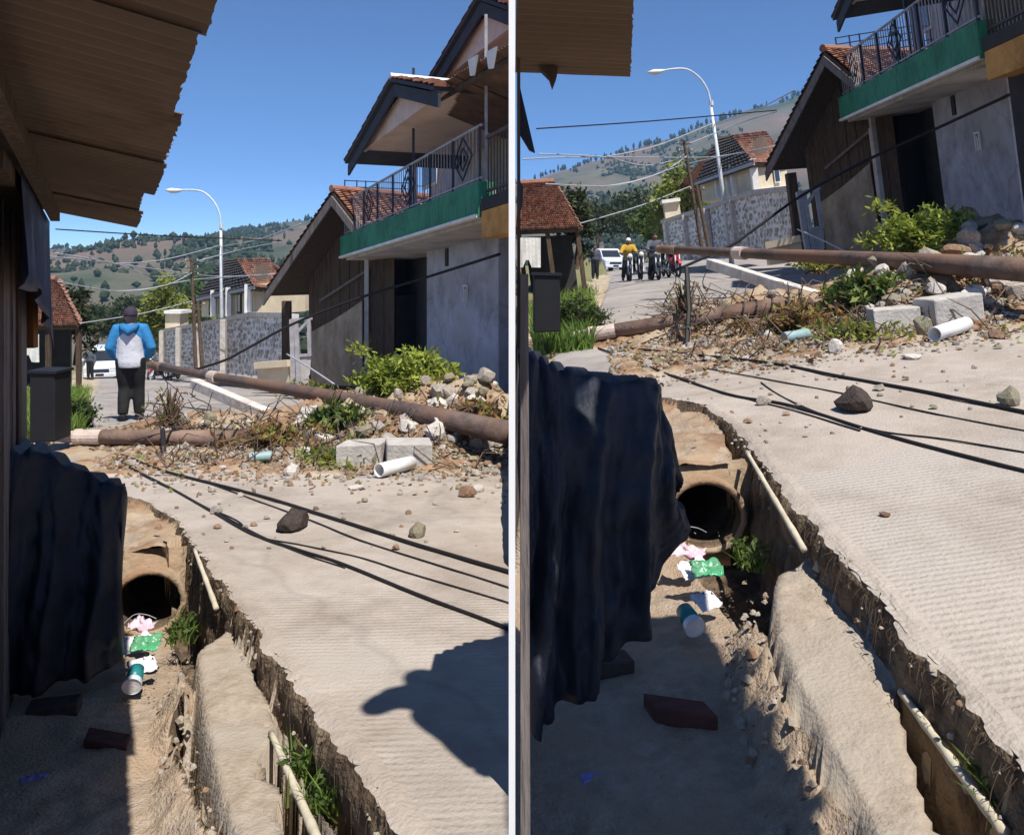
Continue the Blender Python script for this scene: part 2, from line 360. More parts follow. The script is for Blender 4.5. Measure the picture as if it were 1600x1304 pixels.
def poly_in(X, Y, poly):
    c = False; n = len(poly); j = n - 1
    for i in range(n):
        xi, yi = poly[i]; xj, yj = poly[j]
        if (yi > Y) != (yj > Y) and X < (xj - xi) * (Y - yi) / (yj - yi) + xi: c = not c
        j = i
    return c
def poly_n(X, Y, pl):
    best = 1e9; q = None
    for i in range(len(pl) - 1):
        ax, ay = pl[i]; bx, by = pl[i + 1]
        dx, dy = bx - ax, by - ay; t = max(0, min(1, ((X - ax) * dx + (Y - ay) * dy) / (dx * dx + dy * dy + 1e-12)))
        px, py = ax + t * dx, ay + t * dy; d = (X - px) ** 2 + (Y - py) ** 2
        if d < best: best = d; q = (px, py)
    return q
def poly_d(X, Y, pl, closed=True):
    best = 1e9; n = len(pl)
    for i in range(n if closed else n - 1):
        ax, ay = pl[i]; bx, by = pl[(i + 1) % n]
        dx, dy = bx - ax, by - ay; t = max(0, min(1, ((X - ax) * dx + (Y - ay) * dy) / (dx * dx + dy * dy + 1e-12)))
        d = (X - ax - t * dx) ** 2 + (Y - ay - t * dy) ** 2
        if d < best: best = d
    return math.sqrt(best)

NEAR = {
 'L': dict(
    edge=[(160, 574), (152, 600), (128, 655), (78, 698), (60, 712), (150, 762), (240, 786), (285, 815), (306, 850), (345, 897), (400, 975), (460, 1060), (530, 1150), (640, 1304), (830, 1580)],
    ledge=[(298, 1022), (330, 1002), (357, 984), (374, 984), (388, 1012), (415, 1070), (437, 1118), (470, 1180), (505, 1250), (560, 1350), (620, 1480), (420, 1480), (352, 1330), (326, 1230), (306, 1130), (299, 1070)],
    slot2=[(420, 1140), (438, 1152), (466, 1215), (500, 1290), (540, 1380), (450, 1380), (430, 1270), (419, 1195)],
    slot1=[(297, 868), (306, 868), (330, 905), (346, 985), (330, 1004), (318, 1006), (304, 930)],
    slotfloor=[(262, 862), (306, 850), (400, 980), (357, 984), (330, 1000), (298, 1022), (280, 985), (300, 960)],
    pipe=(235, 932, 46), shore=(297, 900)),
 'R': dict(
    edge=[(955, 430), (948, 455), (930, 495), (880, 535), (862, 566), (985, 612), (1105, 632), (1150, 665), (1172, 690), (1205, 735), (1270, 810), (1335, 885), (1400, 960), (1500, 1070), (1600, 1190), (1720, 1330), (1900, 1540)],
    ledge=[(1200, 906), (1235, 890), (1256, 872), (1284, 866), (1312, 905), (1352, 968), (1420, 1050), (1452, 1120), (1500, 1190), (1545, 1240), (1620, 1330), (1700, 1450), (1420, 1450), (1345, 1320), (1290, 1205), (1240, 1105), (1204, 1015), (1196, 960)],
    slot2=[(1405, 1078), (1440, 1120), (1490, 1195), (1560, 1310), (1600, 1380), (1500, 1380), (1450, 1290), (1420, 1215), (1412, 1150)],
    slot1=[(1152, 694), (1168, 696), (1200, 760), (1250, 860), (1238, 888), (1215, 892), (1190, 850), (1165, 770)],
    slotfloor=[(1130, 680), (1172, 690), (1270, 815), (1290, 868), (1256, 872), (1200, 906), (1170, 880), (1150, 800)],
    pipe=(1098, 797, 52), shore=(1150, 760)),
}

# heaps of rubble and soil, as swellings of the ground
for sd in SIDES:
    for (px, Y, rx, ry, h) in [(625, 12.2, 1.3, 1.05, .46), (745, 11.2, .9, 1.0, .58), (520, 11.4, .9, .7, .20), (440, 11.6, .8, .5, .05), (385, 10.7, 1.2, .5, .20), (300, 11.2, .7, .5, .16), (300, 10.8, 1.6, .4, .06),
                               (460, 8.9, 2.0, .4, .04), (640, 9.9, 1.0, .65, .28), (740, 9.5, .8, .5, .26), (560, 10.5, .8, .5, .22)]:
        x_, y_ = sd.Q(px, 500 + 1950 / Y)[0], Y * sd.k; sd.bumps.append(((x_ - CX) / FPX * y_, y_, rx, ry, h))

# ------------------------------------------------------------------ ground, road, ditch
def axis(lo, hi, step0, near_lo, near_hi, growth, cap):
    xs = list(np.arange(near_lo, near_hi, step0)); st = step0; x = near_hi
    while x < hi: xs.append(x); st = min(st * growth, cap); x += st
    xs.append(hi); st = step0; x = near_lo - st
    while x > lo: xs.insert(0, x); st = min(st * growth, cap); x -= st
    xs.insert(0, lo); return xs

def make_ground(sd):
    N = NEAR[sd.key]; DL, DD, DS, DFN = -.20, -.66, -.85, -.40
    edge = [tuple(sd.gd(*p)[:2]) for p in N['edge']]
    road_poly = edge + ([(0.6, .4), (.6, 150), (edge[0][0] + .5, 150)] if sd.key == 'L' else [(40, .4), (40, 150), (edge[0][0] + .5, 150)])
    ledge = [tuple(sd.gd(*p, DL)[:2]) for p in N['ledge']]
    slot2 = [tuple(sd.gd(*p, DL)[:2]) for p in N['slot2']]
    slot1 = [tuple(sd.gd(*p, -.2)[:2]) for p in N['slot1']]
    sfl = [tuple(sd.gd(*p, -.1)[:2]) for p in N['slotfloor']]
    px, py, rx = N['pipe']; PY = .2 * FPX / rx; pc = sd.Pd(px, py, PY)
    sd.pipe_c = pc; sd.edge = edge; DFP = min(-.45, pc.z - .19 - sd.zg(pc.x, pc.y) - .02)
    xs = axis(-70, 0.0, .022, -3.1, -.02, 1.045, 3) if sd.key == 'L' else axis(0.0, 70, .022, .05, 2.95, 1.035, 3)
    ys = axis(-2.5, 95, .022, 1.75, 7.2, 1.02, 3)
    X0, X1 = min(p[0] for p in ledge) - .5, max(p[0] for p in ledge) + .5
    nx, ny = len(xs), len(ys)
    SX = np.zeros((ny, nx)); SY = np.zeros((ny, nx)); Z = np.zeros((ny, nx)); zone = np.zeros((ny, nx), int)    # 0 concrete 1 dirt 2 ledge 3 ditch 4 redsoil 5 sand 6 green 7 asphalt
    for j, y in enumerate(ys):
        for i, x in enumerate(xs):
            n1 = fbm(x * 2.3, y * 2.3, 1.0, 4); n2 = fbm(x * 9, y * 9, 2.0, 3)
            near = y < 9 and abs(x) < 6
            ex, ey = (x + .025 * n2 + .03 * n1, y + .025 * n2) if near else (x, y)
            z = sd.zf(x, y); isroad = poly_in(ex, ey, road_poly)
            if near and 1.7 < y < 8 and not isroad and poly_d(ex, ey, edge, False) < .017:    # set the rim of the slab on its own line
                q = poly_n(ex, ey, edge); SX[j, i] = q[0] - ex; SY[j, i] = q[1] - ey; isroad = True
            bump = z - sd.zg(x, y)
            if isroad:
                zn = 0 if y < 4.6 + .5 * n1 else 8 if y < 8.2 + .7 * fbm(x * .4, y * .4, 8, 2) else 7
                z += .004 * n1
                if bump > .035 + .03 * n1 or (8.15 < y / sd.k + .35 * n1 < 10.9 and n1 + .5 * n2 > -.22 and (x < -.3 or x > 1.0)): zn = 4; z += .05 * n1 + .03 * n2
            else:
                zn = 1; pull = 0.0
                if y < PY - .02 or poly_in(ex, ey, sfl):
                    DF = DFP + (DFN - DFP) * max(0, min(1, (PY - y - .5) / 1.2)); dz = DF + .03 * n1 + .012 * n2
                    zn = 1
                    if poly_in(ex, ey, ledge):
                        n3 = fbm(x * 5, y * 5, 7, 4); d = poly_d(x, y, ledge) + .008 * n3; t = max(0, min(1, d / .03)); crack = max(0, 1 - abs(fbm(x * 3.1 + 4, y * 3.1, 11, 3)) / .045); top = DL + .03 + .010 * n3 + .006 * n2 - .006 * crack - .02 * max(0, 1 - d / .05); dz = DF * (1 - t) + top * t; zn = 2
                        if poly_in(ex, ey, slot2): dz = DS + .05 * n2; zn = 3
                    elif poly_in(ex, ey, sfl) or poly_d(ex, ey, edge, False) < .42 and x > min(q[0] for q in ledge) + .12:
                        de = poly_d(ex, ey, edge, False); dl = poly_d(ex, ey, ledge)
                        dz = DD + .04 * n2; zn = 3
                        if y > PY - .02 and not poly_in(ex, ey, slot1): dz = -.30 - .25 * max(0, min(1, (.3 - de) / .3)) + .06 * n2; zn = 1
                        if de < .035: dz = dz * (de / .035) ** .5 + .02 * n2
                        if dl < .03: dz = min(dz, DD)
                    else:
                        dl = poly_d(ex, ey, ledge)
                        if dl < .17: dz += (.17 - dl) * .95 + .05 * n2 * (1 - dl / .17)
                        
                    if dz > -.02 and zn != 2: zn = 1
                    z += dz
                else:
                    de = poly_d(ex, ey, edge, False)
                    z += -.05 + .05 * n1 + .02 * n2 - .04 * min(1, de)
                    if y < 7: zn = 4 if n1 > -.15 else 1
                    elif y < 11.5: zn = 1
                    else: zn = 5 if de < .9 + .3 * n1 else 6
                    if y > 11 and de > .8: z += min(1.2, (de - .8) * .25)
            if sd.key == 'R' and x < .0115 * y and y > 0:           # bank where the two streets meet
                t = x / (.0115 * y + 1e-9); z = L.zg(0, y) * (1 - t) + z * t
            Z[j, i] = z; zone[j, i] = zn
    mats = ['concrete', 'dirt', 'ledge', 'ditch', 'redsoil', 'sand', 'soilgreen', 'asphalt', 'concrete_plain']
    groups = {'road': [0, 7, 8], 'ground': [1, 2, 3, 4, 5, 6]}
    out = {}
    idx = lambda j, i: j * nx + i
    fz = {}
    faces = {'road': [], 'ground': []}; fm = {'road': [], 'ground': []}
    for j in range(ny - 1):
        for i in range(nx - 1):
            q = [zone[j, i], zone[j, i + 1], zone[j + 1, i + 1], zone[j + 1, i]]
            zz = [Z[j, i], Z[j, i + 1], Z[j + 1, i + 1], Z[j + 1, i]]
            steep = max(zz) - min(zz) > .035 and ys[j] < 8
            zn = max(set(q), key=q.count)
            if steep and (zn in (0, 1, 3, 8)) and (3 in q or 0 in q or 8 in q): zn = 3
            # open the ground in front of the culvert mouth
            cx_, cy_, cz_ = (xs[i] + xs[i + 1]) / 2, (ys[j] + ys[j + 1]) / 2, sum(zz) / 4
            if abs(cy_ - PY) < .12 and steep and (cx_ - pc.x) ** 2 + (cz_ - pc.z) ** 2 < .198 ** 2: continue
            k = 'road' if zn in (0, 7, 8) else 'ground'
            faces[k].append((idx(j, i), idx(j, i + 1), idx(j + 1, i + 1), idx(j + 1, i))); fm[k].append(groups[k].index(zn))
    allv = [(xs[i] + SX[j, i], ys[j] + SY[j, i], Z[j, i]) for j in range(ny) for i in range(nx)]
    for k in faces:
        used = sorted({v for f in faces[k] for v in f}); mp = {v: n for n, v in enumerate(used)}
        b = MB(); b.v = [allv[v] for v in used]; b.f = [[mp[v] for v in f] for f in faces[k]]; b.m = fm[k]
        o = b.build(k, [mats[q] for q in groups[k]], loc=(0, 0, 0), smooth=True)
        tag(o, kind='structure', label=('concrete and asphalt road of the ' if k == 'road' else 'bare soil verge and ditch of the ') + sd.w)
for sd in SIDES: make_ground(sd)

def ditch_wall(sd):
    pl = [V((*p, 0)) for p in sd.edge[6:]]; pts = []
    for a, b_ in zip(pl, pl[1:]):
        n = max(1, int((b_ - a).length / .014)); pts += [a * (1 - k / n) + b_ * (k / n) for k in range(n)]
    pts = [p for p in pts if p.y > 1.2]
    for _ in range(12): pts = [pts[0]] + [(pts[k - 1] + pts[k] * 2 + pts[k + 1]) / 4 for k in range(1, len(pts) - 1)] + [pts[-1]]
    rows = [(.075, .003), (.055, .006), (.03, .007), (.012, .004), (.0, -.006), (-.006, -.02)] + [(-.012 - .0006 * k, -.02 - .035 * k) for k in range(1, 22)]
    mb = MB(); vs = []; acc = 0
    for i, p in enumerate(pts):
        d = pts[min(i + 1, len(pts) - 1)] - pts[max(i - 1, 0)]; nr = V((d.y, -d.x, 0)).normalized()
        if nr.x < 0: nr = -nr
        acc += .014; lip = .022 * fbm(acc * 3, 1, 7, 3) + .004 * fbm(acc * 14, 2, 7, 3)
        for (o, z) in rows:
            if z > -.004: q = p + nr * (o + lip * (1 - o / .075))
            else: q = p + nr * (o + lip + .030 * fbm(acc * 5, z * 6, 3, 4) + .010 * fbm(acc * 26, z * 7, 5, 3) - .02)
            vs.append(V((q.x, q.y, sd.zg(q.x, q.y) + z + (.004 * fbm(acc * 20, o * 40, 1, 2) if z > -.004 else 0))))
    m = len(rows)
    for i in range(len(pts) - 1):
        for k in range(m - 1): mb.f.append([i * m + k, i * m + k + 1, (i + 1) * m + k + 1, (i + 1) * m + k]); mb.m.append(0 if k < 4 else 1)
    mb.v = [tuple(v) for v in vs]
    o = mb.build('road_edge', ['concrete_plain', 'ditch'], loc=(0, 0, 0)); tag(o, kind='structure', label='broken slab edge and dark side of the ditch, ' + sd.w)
for sd in SIDES: ditch_wall(sd)

# wide land under everything, out to the hill
b = MB(); b.add([(-2500, -400, -14), (2500, -400, -14), (2500, 2500, -14), (-2500, 2500, -14)], [[0, 1, 2, 3]])
tag(b.build('terrain', 'hill', loc=(0, 0, -14)), kind='structure', label='dry low land reaching out to the foot of the hill')

# ------------------------------------------------------------------ hill
RIDGE = [(-1200, 470), (-300, 440), (0, 424), (65, 415), (150, 400), (250, 386), (330, 374), (400, 362), (480, 346), (640, 318), (800, 288), (870, 270), (950, 246), (1050, 215), (1150, 180), (1250, 148), (1350, 128), (1500, 112), (1800, 90), (2900, 70)]
HYD = 800.0
def ridge_z(X):
    px = X / HYD * FPX + CX
    for (a, ya), (c, yc) in zip(RIDGE, RIDGE[1:]):
        if a <= px <= c: py = ya + (yc - ya) * (px - a) / (c - a); break
    else: py = 440 if px < 0 else 70
    return CAMZ + (HY - py) / FPX * HYD
def hill_h(X, t):
    zr = ridge_z(X); zb = -13.5 - 2
    z = zb + (zr - zb) * (t ** 1.25)
    z += (fbm(X * .012, t * 3.5, 5, 5) * 14 + fbm(X * .05, t * 12, 2, 4) * 4) * math.sin(math.pi * min(1, t)) ** .7
    return z + fbm(X * .03, 9, 1, 3) * 3 * t
b = MB(); NXH, NTH = 300, 60
for j in range(NTH + 8):
    t = j / NTH
    for i in range(NXH):
        X = -1300 + 2600 * i / (NXH - 1)
        if t <= 1: b.v.append((X, 110 + (HYD - 110) * t, hill_h(X, t)))
        else: b.v.append((X, HYD + (t - 1) * 1200, hill_h(X, 1) - (t - 1) * 500))
for j in range(NTH + 7):
    for i in range(NXH - 1): k = j * NXH + i; b.f.append([k, k + 1, k + NXH + 1, k + NXH]); b.m.append(0)
tag(b.build('hill', 'hill', loc=(0, 0, 0), smooth=True), kind='structure', label='dry brown hillside with dark woods rising behind both streets')
# woods on the hill
rnd = random.Random(3); b = MB()
def hill_tree(X, t, hgt, wd):
    Y = 110 + (HYD - 110) * t; z = hill_h(X, t) - .3; n = 5
    a0 = rnd.random() * 6; vs = []
    for (zz, rr) in ((.0, .15), (.3, .9), (.62, .75)):
        for k in range(n):
            a = a0 + 2 * math.pi * k / n; q = rr * wd * (.7 + .6 * rnd.random())
            vs.append((X + q * math.cos(a), Y + q * math.sin(a), z + hgt * (zz + .08 * rnd.random())))
    vs.append((X, Y, z + hgt))
    fs = [[r * n + k, r * n + (k + 1) % n, (r + 1) * n + (k + 1) % n, (r + 1) * n + k] for r in range(2) for k in range(n)] + [[2 * n + k, 2 * n + (k + 1) % n, 3 * n] for k in range(n)]
    b.add(vs, fs)
for _ in range(420):
    X = rnd.uniform(-520, 560); hill_tree(X, rnd.uniform(.985, 1.0), rnd.uniform(3, 8), rnd.uniform(1.0, 2.2))
cnt = 0
while cnt < 15000:
    X = rnd.uniform(-560, 600); t = rnd.uniform(.03, .97)
    px = CX + X / (110 + (HYD - 110) * t) * FPX
    dens = 1.1 * fbm(X * .008, t * 3, 4, 4) + .7 * fbm(X * .03, t * 9, 2, 3) + (.42 - t) * 1.1 + .75 * math.exp(-((px - 335) / 105) ** 2) + .6 * math.exp(-((px - 1060) / 150) ** 2) - .25 + rnd.gauss(0, .18)
    if dens < .12: continue
    cnt += 1; hill_tree(X, t, rnd.uniform(1.5, 4.5), rnd.uniform(.7, 2.2))
tag(b.build('hill_woods', 'leaf_dark', loc=(0, 0, 0)), 'dark green woods scattered over the distant hillside and its ridge', 'woods', kind='stuff')

# ------------------------------------------------------------------ small builders
def leaves(mb, c, rad, n, size, rn, clump=0, shape=None, up=.4, slim=.42):
    cl = None
    if clump: cl = [V((rn.gauss(0, .45), rn.gauss(0, .45), rn.gauss(0, .45))) for _ in range(clump)]
    for _ in range(n):
        if cl: p = rn.choice(cl) + V((rn.gauss(0, .16), rn.gauss(0, .16), rn.gauss(0, .16)))
        else:
            p = V((rn.uniform(-1, 1), rn.uniform(-1, 1), rn.uniform(-1, 1)))
            if p.length > 1: p = p.normalized() * rn.uniform(.7, 1)
        if shape: p = shape(p)
        q = V(c) + V((p.x * rad[0], p.y * rad[1], p.z * rad[2]))
        d = V((rn.gauss(0, 1), rn.gauss(0, 1), rn.gauss(up, .8))).normalized(); s = d.cross(V((rn.gauss(0, 1), rn.gauss(0, 1), rn.gauss(0, 1))))
        if s.length < .01: continue
        s.normalize(); L_ = size * rn.uniform(.6, 1.4)
        mb.add([q, q + d * L_ * .5 + s * L_ * slim * .5, q + d * L_, q + d * L_ * .5 - s * L_ * slim * .5], [[0, 1, 2, 3]])
def blades(mb, pts, hgt, wid, rn, lean=.35):
    for p in pts:
        h_ = hgt * rn.uniform(.5, 1.25); a = rn.random() * 6.28; w = V((math.cos(a), math.sin(a), 0)) * wid
        le = V((rn.gauss(0, lean), rn.gauss(0, lean), 0)) * h_
        p = V(p); m = p + V((0, 0, h_ * .55)) + le * .35; t = p + V((0, 0, h_)) + le
        mb.add([p - w, p + w, m + w * .7, m - w * .7, t], [[0, 1, 2, 3], [3, 2, 4]])

STONES = []
def stone_mesh(seed, blocky):
    rn = random.Random(seed); import bmesh
    bm = bmesh.new(); bmesh.ops.create_icosphere(bm, subdivisions=2, radius=.5)
    pl = [V((rn.gauss(0, 1), rn.gauss(0, 1), rn.gauss(0, 1))).normalized() for _ in range(7)]
    for v in bm.verts:
        p = v.co.copy()
        for q in pl:
            d = p.dot(q); lim = .30 + .08 * ((hash((seed, round(q.x, 2))) % 5) / 5)
            if d > lim: p -= q * (d - lim) * blocky
        p *= 1 + .16 * noise.noise(p * 3 + V((seed, 0, 0)))
        v.co = p
    me = bpy.data.meshes.new('stone'); bm.to_mesh(me); bm.free(); return me
for k in range(6): STONES.append(stone_mesh(k * 7 + 1, .85))
SM = {}
def stone(name, p, size, m, label, rn, group=None, cat='stone', flat=.7, tilt=None, sink=.18):
    k = rn.randrange(6); key = (k, m)
    if key not in SM:
        me = STONES[k].copy(); me.materials.clear(); me.materials.append(MT[m]); SM[key] = me
    o = bpy.data.objects.new(name, SM[key]); COL.objects.link(o)
    sx, sy = size * rn.uniform(.85, 1.15), size * rn.uniform(.7, 1.0); sz = size * flat
    o.scale = (sx, sy, sz); o.rotation_euler = tilt or (rn.uniform(-.3, .3), rn.uniform(-.3, .3), rn.uniform(0, 6.28))
    o.location = V(p) + V((0, 0, sz * (.5 - sink) * .8)); return tag(o, label, cat, group)

def curve_pts(pts, n=6):
    out = []; P_ = [V(p) for p in pts]
    for i in range(len(P_) - 1):
        p0, p1, p2, p3 = P_[max(i - 1, 0)], P_[i], P_[i + 1], P_[min(i + 2, len(P_) - 1)]
        for k in range(n):
            t = k / n; out.append(.5 * ((2 * p1) + (p2 - p0) * t + (2 * p0 - 5 * p1 + 4 * p2 - p3) * t * t + (3 * p1 - p0 - 3 * p2 + p3) * t ** 3))
    out.append(P_[-1]); return out

def tiles(mb, a, b_, c, d, rows, cols, rn, th=.03):
    # a-b ridge, d-c eave (a above d): overlapping pan tiles as small tilted slabs
    a, b_, c, d = V(a), V(b_), V(c), V(d); nrm = (b_ - a).cross(d - a).normalized()
    if nrm.z < 0: nrm = -nrm
    def pt(s, t): return (a * (1 - s) + b_ * s) * (1 - t) + (d * (1 - s) + c * s) * t
    for r_ in range(rows):
        for k in range(cols):
            s0, s1 = k / cols, (k + .94) / cols; t0, t1 = r_ / rows, (r_ + 1.12) / rows
            j = rn.uniform(0, .012); h0, h1 = .004 + j, th + j + rn.uniform(0, .012); sm = (s0 + s1) / 2
            p = [pt(s0, t0) + nrm * h0, pt(sm, t0) + nrm * (h0 + .025), pt(s1, t0) + nrm * h0, pt(s0, t1) + nrm * h1, pt(sm, t1) + nrm * (h1 + .03), pt(s1, t1) + nrm * h1,
                 pt(s0, t1), pt(sm, t1), pt(s1, t1)]
            mb.add(p, [[0, 1, 4, 3], [1, 2, 5, 4], [3, 4, 7, 6], [4, 5, 8, 7]], rn.choice((0, 0, 1, 2)))

def corr(o, ax, b_, wl=.076, amp=.011, seg=6):     # corrugated sheet: ax across the waves, b_ along them
    mb = MB(); ax, b_ = V(ax), V(b_); n = int(ax.length / wl * seg); nr = ax.cross(b_).normalized(); vs = []
    for j in range(4):
        for i in range(n + 1):
            s = i / n; e = .005 * noise.noise(V((i * .45, j, o[0] * 3))) if j in (0, 3) else 0
            vs.append(V(o) + ax * s + b_ * (j / 3 + e) + nr * amp * math.sin(2 * math.pi * i / seg))
    mb.add(vs, [[j * (n + 1) + i, j * (n + 1) + i + 1, (j + 1) * (n + 1) + i + 1, (j + 1) * (n + 1) + i] for j in range(3) for i in range(n)])
    return mb

# ------------------------------------------------------------------ people
def person(label, loc, yaw, H, pose, look, group=None, vox=.018, name='person', capm='cap'):
    """one continuous voxel-fused body; clothes and hair are children. Local frame: +y ahead, z up, metres for H = 1."""
    th = thing(name, label, 'person', loc, group); th.rotation_euler = (0, 0, yaw)
    J = dict(pelvis=(0, 0, .53), waist=(0, .0, .62), chest=(0, .0, .74), sh=(0, -.005, .80), neck=(0, 0, .855), head=(0, .01, .925))
    J.update(pose.get('J', {}))
    A = pose['arms']; G = pose['legs']
    def T(pts, r, ell=None, n=10):
        m = MB(); m.tube([V(p) * H for p in pts], [x * H for x in r], n=n, ell=ell); return m
    def fuse(name, mbs, m, v, mats=None):
        k = MB()
        for q in mbs: k.add(q.v, q.f)
        me = bpy.data.meshes.new(name); me.from_pydata(k.v, [], k.f); me.update()
        for q in ([m] if isinstance(m, str) else m): me.materials.append(MT[q])
        o = bpy.data.objects.new(name, me); COL.objects.link(o); o.parent = th; WORLDLOC[o.name] = V(loc)
        r = o.modifiers.new('fuse', 'REMESH'); r.mode = 'VOXEL'; r.voxel_size = v * H; r.use_smooth_shade = True
        s = o.modifiers.new('smooth', 'SMOOTH'); s.iterations = 4; s.factor = .5
        return o
    P_, Wt, C_, S_, N_, Hd = (V(J[k]) for k in ('pelvis', 'waist', 'chest', 'sh', 'neck', 'head'))
    torso = lambda e: T([P_ - V((0, 0, .04)), P_ + V((0, 0, .02)), Wt, C_, S_, N_ - V((0, 0, .01))], [.085 + e, .10 + e, .092 + e, .108 + e, .098 + e, .045 + e], [.75, .78, .75, .72, .66, .9], 14)
    def arms(e, cut=1.0):
        out = []
        for k, s in enumerate((-1, 1)):
            sh = S_ + V((s * .105, 0, .005)); el, wr = V(A[k][0]), V(A[k][1])
            out.append(T([S_ + V((s * .05, 0, .0)), sh, (sh + el) / 2, el, el + (wr - el) * .5, el + (wr - el) * cut], [.05 + e, .044 + e, .036 + e, .031 + e, .028 + e, .021 + e * 1.3]))
        return out
    def legs(e, cut=1.0):
        out = []
        for k, s in enumerate((-1, 1)):
            hp = P_ + V((s * .052, 0, -.005)); kn, an = V(G[k][0]), V(G[k][1])
            out.append(T([hp + V((0, 0, .03)), hp, (hp + kn) / 2, kn, kn + (an - kn) * .4, kn + (an - kn) * cut], [.06 + e, .065 + e, .056 + e, .042 + e, .041 + e, .026 + e * 1.6]))
        return out
    headparts = [T([Hd + V((0, .0, -.062)), Hd + V((0, .004, -.045)), Hd, Hd + V((0, -.006, .04)), Hd + V((0, -.006, .066))], [.026, .044, .054, .047, .018], [1.15, 1.2, 1.22, 1.2, 1.1], 12),
                 T([N_ - V((0, 0, .03)), Hd - V((0, .006, .04))], [.036, .034]),
                 T([Hd + V((0, .055, .0)), Hd + V((0, .072, -.012)), Hd + V((0, .058, -.02))], [.008, .011, .008], None, 6),
                 T([Hd + V((-.058, -.005, .008)), Hd + V((-.06, -.01, -.02))], [.009, .006], None, 6), T([Hd + V((.058, -.005, .008)), Hd + V((.06, -.01, -.02))], [.009, .006], None, 6)]
    hands = []
    for k, s in enumerate((-1, 1)):
        el, wr = V(A[k][0]), V(A[k][1]); d = (wr - el).normalized(); sd_ = d.cross(V((0, 1, .3))).normalized()
        hands.append(T([wr - d * .01, wr + d * .025, wr + d * .05], [.017, .024, .020], [.6, .5, .5], 8))
        for f in range(4):
            q = wr + d * .045 + sd_ * (.011 * (f - 1.5)); L_ = (.036, .042, .039, .030)[f]
            hands.append(T([q, q + d * L_ * .55, q + d * L_ + V((0, .008, -.003))], [.0062, .0058, .0045], None, 6))
        hands.append(T([wr + d * .012 + sd_ * .015, wr + d * .035 + sd_ * .034, wr + d * .052 + sd_ * .036], [.008, .0075, .006], None, 6))
    feet = []
    for k in range(2):
        an = V(G[k][1]); fd = V(pose.get('toe', (0, 1, 0))).normalized()
        feet.append(T([an + V((0, 0, .01)) - fd * .025, an - V((0, 0, .02)) - fd * .02, an - V((0, 0, .022)) + fd * .05, an - V((0, 0, .026)) + fd * .10], [.026, .028, .026, .018], [1, 1, .9, .8], 8))
    fuse('body', [torso(0)] + arms(0) + legs(0) + headparts + hands + feet, 'skin', vox * .6)
    tr = fuse('trousers', legs(.012, .97) + [T([P_ - V((0, 0, .05)), P_ + V((0, 0, .02)), P_ + V((0, 0, .06))], [.095, .112, .105], [.8, .82, .8], 14)], look['trousers'], vox)
    sh = fuse('shoes', [T([V(G[k][1]) + V((0, 0, .012)) - V((0, .03, 0)), V(G[k][1]) - V((0, .03, .018)), V(G[k][1]) + V((0, .05, -.024)), V(G[k][1]) + V((0, .105, -.028))], [.032, .034, .032, .022], [1, 1, .85, .7], 8) for k in range(2)], 'rubber', vox * .8)
    if look.get('two'):                               # pale jacket body, coloured yoke, sleeves and hood
        fuse('jacket', [T([P_ - V((0, 0, .06)), P_ + V((0, 0, -.01)), Wt, C_, S_, N_ - V((0, 0, .008))], [.112, .120, .114, .122, .112, .056], [.80, .80, .78, .76, .70, .9], 16)] + arms(.012, .96), look['top'], vox * .8)
        fuse('hood', [T([S_ + V((-.07, -.045, .045)), S_ + V((-.04, -.085, .018)), S_ + V((0, -.10, -.012)), S_ + V((.04, -.085, .018)), S_ + V((.07, -.045, .045))], [.022, .034, .042, .034, .022], None, 10)], look['two'], vox * .8)
    else:
        fuse('shirt', [torso(.012)] + arms(.011, look.get('sleeve', .95)), look['top'], vox * .9)
    if look.get('hair'):
        fuse('hair' if look['hair'] != 'cap' else 'cap', [T([Hd + V((0, -.012, -.012)), Hd + V((0, -.010, .02)), Hd + V((0, -.010, .05)), Hd + V((0, -.010, .074))], [.058, .060, .052, .022], [1.18, 1.22, 1.2, 1.1], 14)]
             + ([T([Hd + V((0, .03, .025)), Hd + V((0, .10, .018))], [.045, .03], [.15, .12], 10)] if look['hair'] == 'cap' else []), capm, vox * .8)
    return th
STAND = dict(arms=[((-.16, -.01, .63), (-.165, .03, .49)), ((.16, -.01, .63), (.165, .03, .49))], legs=[((-.06, .01, .285), (-.065, -.01, .045)), ((.06, .01, .285), (.065, .0, .045))])
WALK = dict(arms=[((-.165, -.03, .645), (-.12, .05, .54)), ((.175, -.03, .645), (.12, .06, .55))], legs=[((-.055, .035, .285), (-.06, -.02, .05)), ((.055, .05, .29), (.06, .06, .045))])
RIDE = dict(J=dict(pelvis=(0, 0, .47), waist=(0, .02, .56), chest=(0, .05, .68), sh=(0, .055, .74), neck=(0, .06, .795), head=(0, .07, .865)),
            arms=[((-.17, .17, .60), (-.16, .31, .60)), ((.17, .17, .60), (.16, .31, .60))], legs=[((-.09, .24, .44), (-.10, .17, .20)), ((.09, .24, .44), (.12, .16, .05))])
RAISE = dict(arms=[((-.19, .02, .66), (-.16, .10, .60)), ((.20, .06, .80), (.27, .10, .95))], legs=STAND['legs'])

